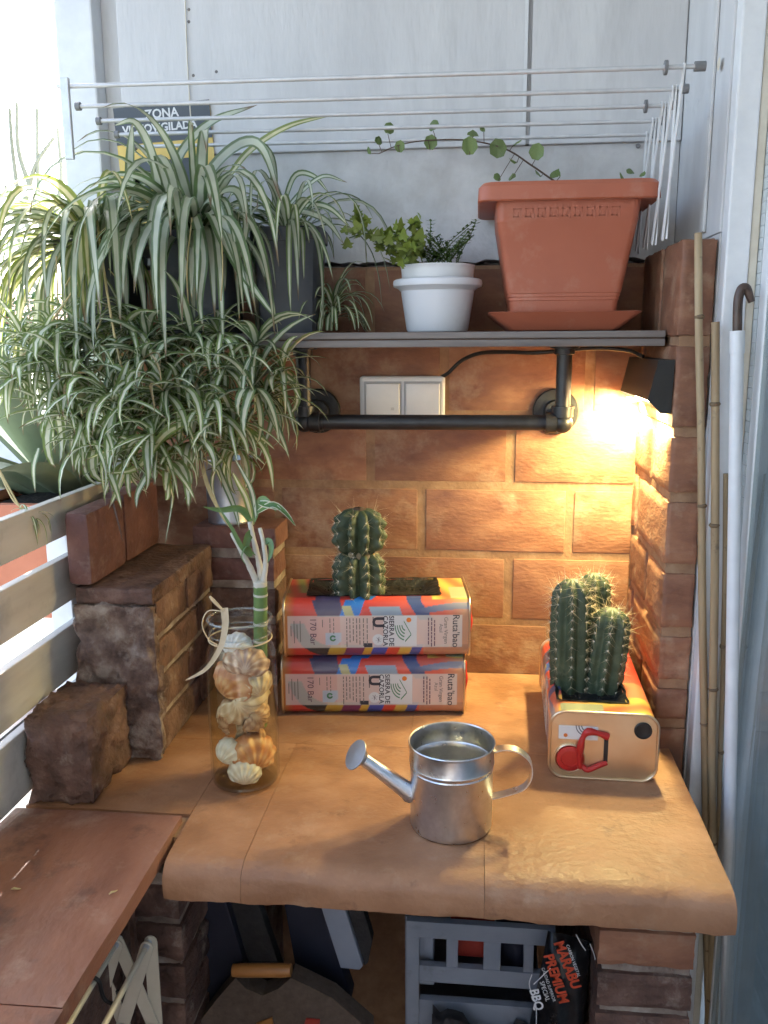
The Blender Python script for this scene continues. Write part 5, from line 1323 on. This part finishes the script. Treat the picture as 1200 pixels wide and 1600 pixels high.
# ---- things below the counter
# shopping rack with scissor arms under the ledge
lr = thing('folding_rack', 'ivory folding clothes rack with scissor arms under the ledge', 'drying rack', (-.72, -.66, -.2))
def sarm(x0, z0, x1, z1, y, wd=.0085, nm='arm'):
    a = Vector((x0, y, z0)); b = Vector((x1, y, z1)); d = (b-a).normalized(); nn = Vector((-d.z, 0, d.x))*wd
    ring = []
    for i in range(7): an = pi/2+i/6*pi; ring.append(a+(d*cos(an)+Vector((-d.z, 0, d.x))*sin(an))*wd)
    for i in range(7): an = -pi/2+i/6*pi; ring.append(b+(d*cos(an)+Vector((-d.z, 0, d.x))*sin(an))*wd)
    return MB().prism(ring, (0, 0, 0), (0, .0025, 0)).build(nm, M['ivory'], lr, bevel=.0005)
tops = [-.688, -.728, -.768, -.808]; zt = -.115; zb = -.235; zlow = -.355
sarm(-.686, zt, -.686, zlow, -.660)
for i in range(3):
    sarm(tops[i+1], zt, tops[i], zb, -.664+.000); sarm(tops[i], zt-.002, tops[i+1], zb, -.668)
    sarm(tops[i+1], zb, tops[i], zlow, -.664); sarm(tops[i], zb-.002, tops[i+1], zlow, -.668)
for i in range(3):
    for z in (zt, zb):
        MB().tube([(tops[i], -.674, z), (tops[i], -.656, z)], .0042, 10).build('rivet', M['rod'], lr, smooth=40)
    MB().tube([(tops[i], -.665, zt), (tops[i]+.004, -1.5, zt-.004)], .0036, 10).build('rod', M['ivory'], lr, smooth=60)
for (yy, xx, lab) in ((-.735, tops[1], 'black S hook on the ivory rack rod, the farther of two'), (-.82, tops[1], 'black S hook on the ivory rack rod, the nearer of two')):
    P = [Vector((xx, yy, zt))+Vector(q)*1.0 for q in ((-.010, 0, -.006), (-.008, 0, .005), (.0, 0, .008), (.008, 0, .003), (.010, 0, -.010), (.014, 0, -.022), (.024, 0, -.026), (.031, 0, -.018), (.030, 0, -.008))]
    tag(MB().tube(spline(P, 26), .0024, 8).build('s_hook', M['black'], smooth=60, loc=P[0]), lab, 'hook', 'S hooks on the ivory rack')

# grey-blue crate
cr_ = thing('wooden_crate', 'grey blue painted wooden crate with open slats under the counter', 'crate', (-.27, -.42, -.40))
CY = -.50
x0, x1 = -.3735, -.165; zt = -.176
for (a, b) in ((x0, x0+.018), (-.3165+.000, -.300), (-.2640, -.2400), (-.208, -.194)):
    MB().box(a, b, CY-.004, CY+.006, -.45 if a == x0 else -.268, zt-.026).build('upright', M['crate'], cr_, bevel=.001)
MB().box(x0, x1, CY-.005, CY+.007, zt-.0255, zt).build('rail', M['crate'], cr_, bevel=.001)
MB().box(x0+.0185, x1, CY-.0055, CY+.0065, -.272, -.246).build('rail', M['crate'], cr_, bevel=.001)
MB().box(x0+.0185, x1, CY-.0055, CY+.0065, -.45, -.302).build('panel', M['crate'], cr_, bevel=.001)
MB().box(x0-.003, x0+.006, CY+.008, -.12, -.45, zt-.002).build('side_panel', M['crate'], cr_, bevel=.001)
MB().box(x0+.007, x1, CY+.008, -.12, -.45, -.44).build('floor_panel', M['crate'], cr_)
tag(MB().box(-.312, -.248, -.47, -.40, -.255, -.19).build('red_carton', M['redbox'], bevel=.003, loc=(-.28, -.43, -.255)), 'small red carton inside the grey blue crate', 'carton')
tag(MB().lathe([(.0001, 0), (.03, 0), (.031, .09), (.012, .11), (.012, .13), (.0001, .13)], (-.215, -.44, -.30), 20).build('dark_bottle', M['navy'], smooth=40, loc=(-.215, -.44, -.30)), 'dark bottle inside the grey blue crate', 'bottle')
tag(MB().box(-.366, -.335, -.48, -.42, -.30, -.195).build('pale_packet', M['paleblue'], bevel=.004, loc=(-.35, -.45, -.30), jit=.003), 'pale packet at the left inside the grey blue crate', 'packet')
# crumpled bag in front of the crate
m = MB(); vs = []; fs = []
for j in range(9):
    for i in range(13):
        fx, fz = i/12, j/8; e = min(fx, 1-fx)
        vs.append((-.335+.13*fx, -.535+.02*noise.noise(Vector((fx*5, fz*5, 1)))-.02*sin(fx*pi), -.40+.105*fz*(.85+.15*sin(fx*5+1))+.014*noise.noise(Vector((fx*7, fz*7, 4)))))
for j in range(8):
    for i in range(12): a = j*13+i; fs.append((a, a+1, a+14, a+13))
n0 = len(vs); vs += [(x, y+.018, z) for x, y, z in vs]; fs += [tuple(n0+k for k in f[::-1]) for f in fs]
tag(m.add(vs, fs).build('crumpled_cloth', M['charcoal'], smooth=60, loc=(-.27, -.53, -.40)), 'crumpled dark cloth in front of the crate', 'cloth')

# charcoal bag
bgx = thing('charcoal_bag', 'black charcoal bag with red and white lettering beside the brick support', 'bag', (-.165, -.55, -.45))
vs = []; fs = []; nu, nv = 20, 22
def bagp(fu, fv, side):
    e = (1-(2*fu-1)**4)*(1-(2*fv-1)**6); th = .030*max(0, e)**.6
    x = -.216+.088*fu+.03*fv*(1-fu)+.012*(fv-.5); z = -.45+.30*fv-.012*(fu-.5)*fv
    y = -.548+side*th+.005*noise.noise(Vector((fu*4, fv*6, side)))
    return (x, y, z)
for side in (-1, 1):
    for j in range(nv+1):
        for i in range(nu+1): vs.append(bagp(i/nu, j/nv, side))
K = (nu+1)*(nv+1)
for s in (0, 1):
    for j in range(nv):
        for i in range(nu): a = s*K+j*(nu+1)+i; f = (a, a+1, a+nu+2, a+nu+1); fs.append(f if s == 0 else f[::-1])
for i in range(nu): fs.append((nv*(nu+1)+i, nv*(nu+1)+i+1, K+nv*(nu+1)+i+1, K+nv*(nu+1)+i)); 
for j in range(nv): fs.append((j*(nu+1), (j+1)*(nu+1), K+(j+1)*(nu+1), K+j*(nu+1))); fs.append((j*(nu+1)+nu, K+j*(nu+1)+nu, K+(j+1)*(nu+1)+nu, (j+1)*(nu+1)+nu))
MB().add(vs, fs).build('film', M['bag'], bgx, smooth=60)
YB = -.5835
def btx(s, px, py, px2, py2, size, mat, off_=.0, space=1.0):
    a = aty(px, py, YB); b = aty(px2, py2, YB); u = (b-a).normalized(); v = Vector((-u.z, 0, u.x)); c = (a+b)/2
    text_part('lettering', s, size, M[mat], bgx, (c.x, YB-.0005, c.z), u, v, offset=off_, space=space)
btx('MARABU', 870, 1467, 902, 1548, .0180, 'ink_red', .0007)
btx('PREMIUM', 852, 1480, 885, 1578, .0180, 'ink_red', .0007)
btx('CARBON VEGETAL', 885, 1472, 906, 1530, .0058, 'ink_white')
btx('CALIDAD SUPERIOR', 845, 1503, 869, 1573, .0058, 'ink_white')
btx('SPECIAL', 843, 1524, 859, 1573, .0085, 'ink_white')
btx('BBQ', 830, 1535, 846, 1588, .0165, 'ink_white', .0005)
for pl in ([(831, 1523, YB), (827, 1540, YB), (837, 1570, YB), (838, 1600, YB)], [(900, 1460, YB), (908, 1475, YB), (915, 1485, YB)], [(922, 1475, YB+.008), (930, 1500, YB+.008), (930, 1540, YB+.008)]):
    MB().tube(spline([aty(*q) for q in pl], 14), .0007, 5).build('edge_line', M['ink_white'], bgx)
MB().tube([aty(860, 1513, YB), aty(834, 1538, YB)], .0006, 5).build('edge_line', M['ink_white'], bgx)

# leaning boards and a felt bag with a wooden handle
def board(pts, Y, th, name, label, mat, cat, tilt=0):
    P = [aty(px, py, Y) for px, py in pts]; c = P[0]
    o = MB().prism(P, (0, 0, 0), (0, th, 0)).build(name, M[mat], loc=c, bevel=.002); tag(o, label, cat); return o
board([(262, 1385), (275, 1385), (325, 1540), (312, 1550)], -.50, .02, 'leaning_lath', 'narrow greyish lath leaning at the left under the counter', 'jute', 'lath')
board([(278, 1380), (345, 1380), (420, 1640), (340, 1640)], -.49, .02, 'leaning_board', 'dark navy board leaning right of the narrow lath', 'navy', 'board')
board([(348, 1380), (392, 1380), (440, 1520), (420, 1560), (400, 1540)], -.475, .02, 'leaning_folder', 'charcoal folder leaning between the navy boards', 'charcoal', 'folder')
board([(440, 1390), (492, 1390), (550, 1560), (470, 1560)], -.46, .03, 'leaning_box', 'navy box leaning against the pale blue board', 'navy', 'box')
board([(494, 1395), (531, 1395), (567, 1510), (562, 1516), (532, 1513)], -.465, .012, 'pale_board', 'pale blue board leaning under the middle of the counter', 'paleblue', 'board')
board([(533, 1395), (560, 1395), (582, 1470), (575, 1505), (569, 1510)], -.455, .02, 'dark_folder', 'dark patterned folder right of the pale blue board', 'charcoal', 'folder')
fb = thing('felt_bag', 'dusty brown felt bag with a wooden handle under the counter', 'bag', (-.60, -.51, -.55))
hA = aty(364, 1516, -.545); hB = aty(455, 1516, -.545)
MB().tube([hA.lerp(hB, i/10) for i in range(11)], [.0085, .0092, .0095, .0095, .0095, .0095, .0095, .0095, .0095, .0092, .0085], 14).build('handle', M['wood'], fb, smooth=40)
MB().prism([aty(px, py, -.535) for px, py in ((300, 1612), (340, 1560), (368, 1528), (385, 1545), (410, 1556), (435, 1545), (455, 1528), (520, 1560), (580, 1612), (580, 1800), (300, 1800))], (0, 0, 0), (0, .03, 0)).build('pouch', M['jute'], fb)
MB().prism([aty(px, py, -.5385) for px, py in ((400, 1600), (425, 1590), (430, 1615), (405, 1620))], (0, 0, 0), (0, .002, 0)).build('patch', M['wood'], fb)
MB().prism([aty(px, py, -.5385) for px, py in ((478, 1592), (500, 1594), (498, 1620), (470, 1620))], (0, 0, 0), (0, .002, 0)).build('patch', M['redbox'], fb)

# ---- planter with agave and succulent outside the railing
ag = thing('railing_planter', 'terracotta planter box hanging outside the railing', 'planter', (-1.06, -.04, .17))
ring_loft([(.075, .17, .16, .01), (.088, .20, .345, .01), (.100, .212, .347, .012), (.100, .212, .368, .012), (.092, .204, .370, .01), (.086, .197, .355, .01)], -1.045, -.05).build('box', M['terra'], ag, smooth=30)
ring_loft([(.087, .198, .352, .01), (.04, .1, .362, .01)], -1.045, -.05, cap0=False, cap1=True).build('soil', M['soil'], ag, jit=.003)
av = thing('agave', 'grey green agave with broad pointed leaves in the outside planter', 'agave', (-1.05, -.04, .36)); rs = random.Random(51)
def agave_leaf(az, el, L, w_, droop):
    P = arc((-1.05, -.05, .345), az, el, L, droop, n=8, ymax=9); m = MB(); n = 14; PP = spline(P, n); vs = []; fs = []
    for i, p in enumerate(PP):
        t = (PP[min(i+1, n-1)]-PP[max(i-1, 0)]).normalized(); s = t.cross(Vector((0, 0, 1))).normalized(); nn = s.cross(t); f = i/(n-1)
        ww = w_*(.75+.5*sin(f*pi*.8))*(1-f**3)*.6+.0006; th = .014*(1-f)+.001
        vs += [p-s*ww+nn*ww*.25, p-nn*th*.2, p+s*ww+nn*ww*.25, p+s*ww*.7-nn*th*.6, p-nn*th*1.6, p-s*ww*.7-nn*th*.6]
    for i in range(n-1):
        for k in range(6): a = i*6+k; b = i*6+(k+1) % 6; fs.append((a, b, b+6, a+6))
    m.add(vs, fs).build('leaf', M['agave'], av, smooth=50)
for (az, el, L, w_, dr_) in ((-2.2, .55, .46, .075, .5), (-1.9, .95, .50, .08, .3), (-2.7, .35, .42, .075, .4), (3.0, .8, .45, .075, .3), (2.2, .7, .42, .07, .3), (-1.5, .55, .34, .06, .6), (1.2, .8, .4, .07, .3), (-2.4, 1.2, .48, .07, .2), (.6, .9, .3, .06, .3), (-1.0, 1.1, .34, .06, .4)):
    agave_leaf(az, el, L, w_, dr_)
su = thing('branching_succulent', 'tall branching succulent rising outside at the upper left', 'succulent', (-1.25, .15, .35))
for pl in ([(85, 560, .1), (70, 420, .1), (60, 300, .1), (58, 170, .1)], [(70, 420, .1), (35, 330, .1), (20, 240, .1), (15, 170, .1)], [(62, 330, .1), (30, 240, .1), (26, 160, .1)], [(68, 380, .1), (95, 290, .1), (90, 200, .1)], [(80, 480, .1), (40, 420, .1), (22, 330, .1), (8, 290, .1)], [(35, 330, .1), (55, 260, .1), (84, 215, .1)]):
    MB().tube(spline([aty(*q) for q in pl], 16), [.006-.003*i/15 for i in range(16)], 8).build('branch', M['succulent'], su, smooth=60)
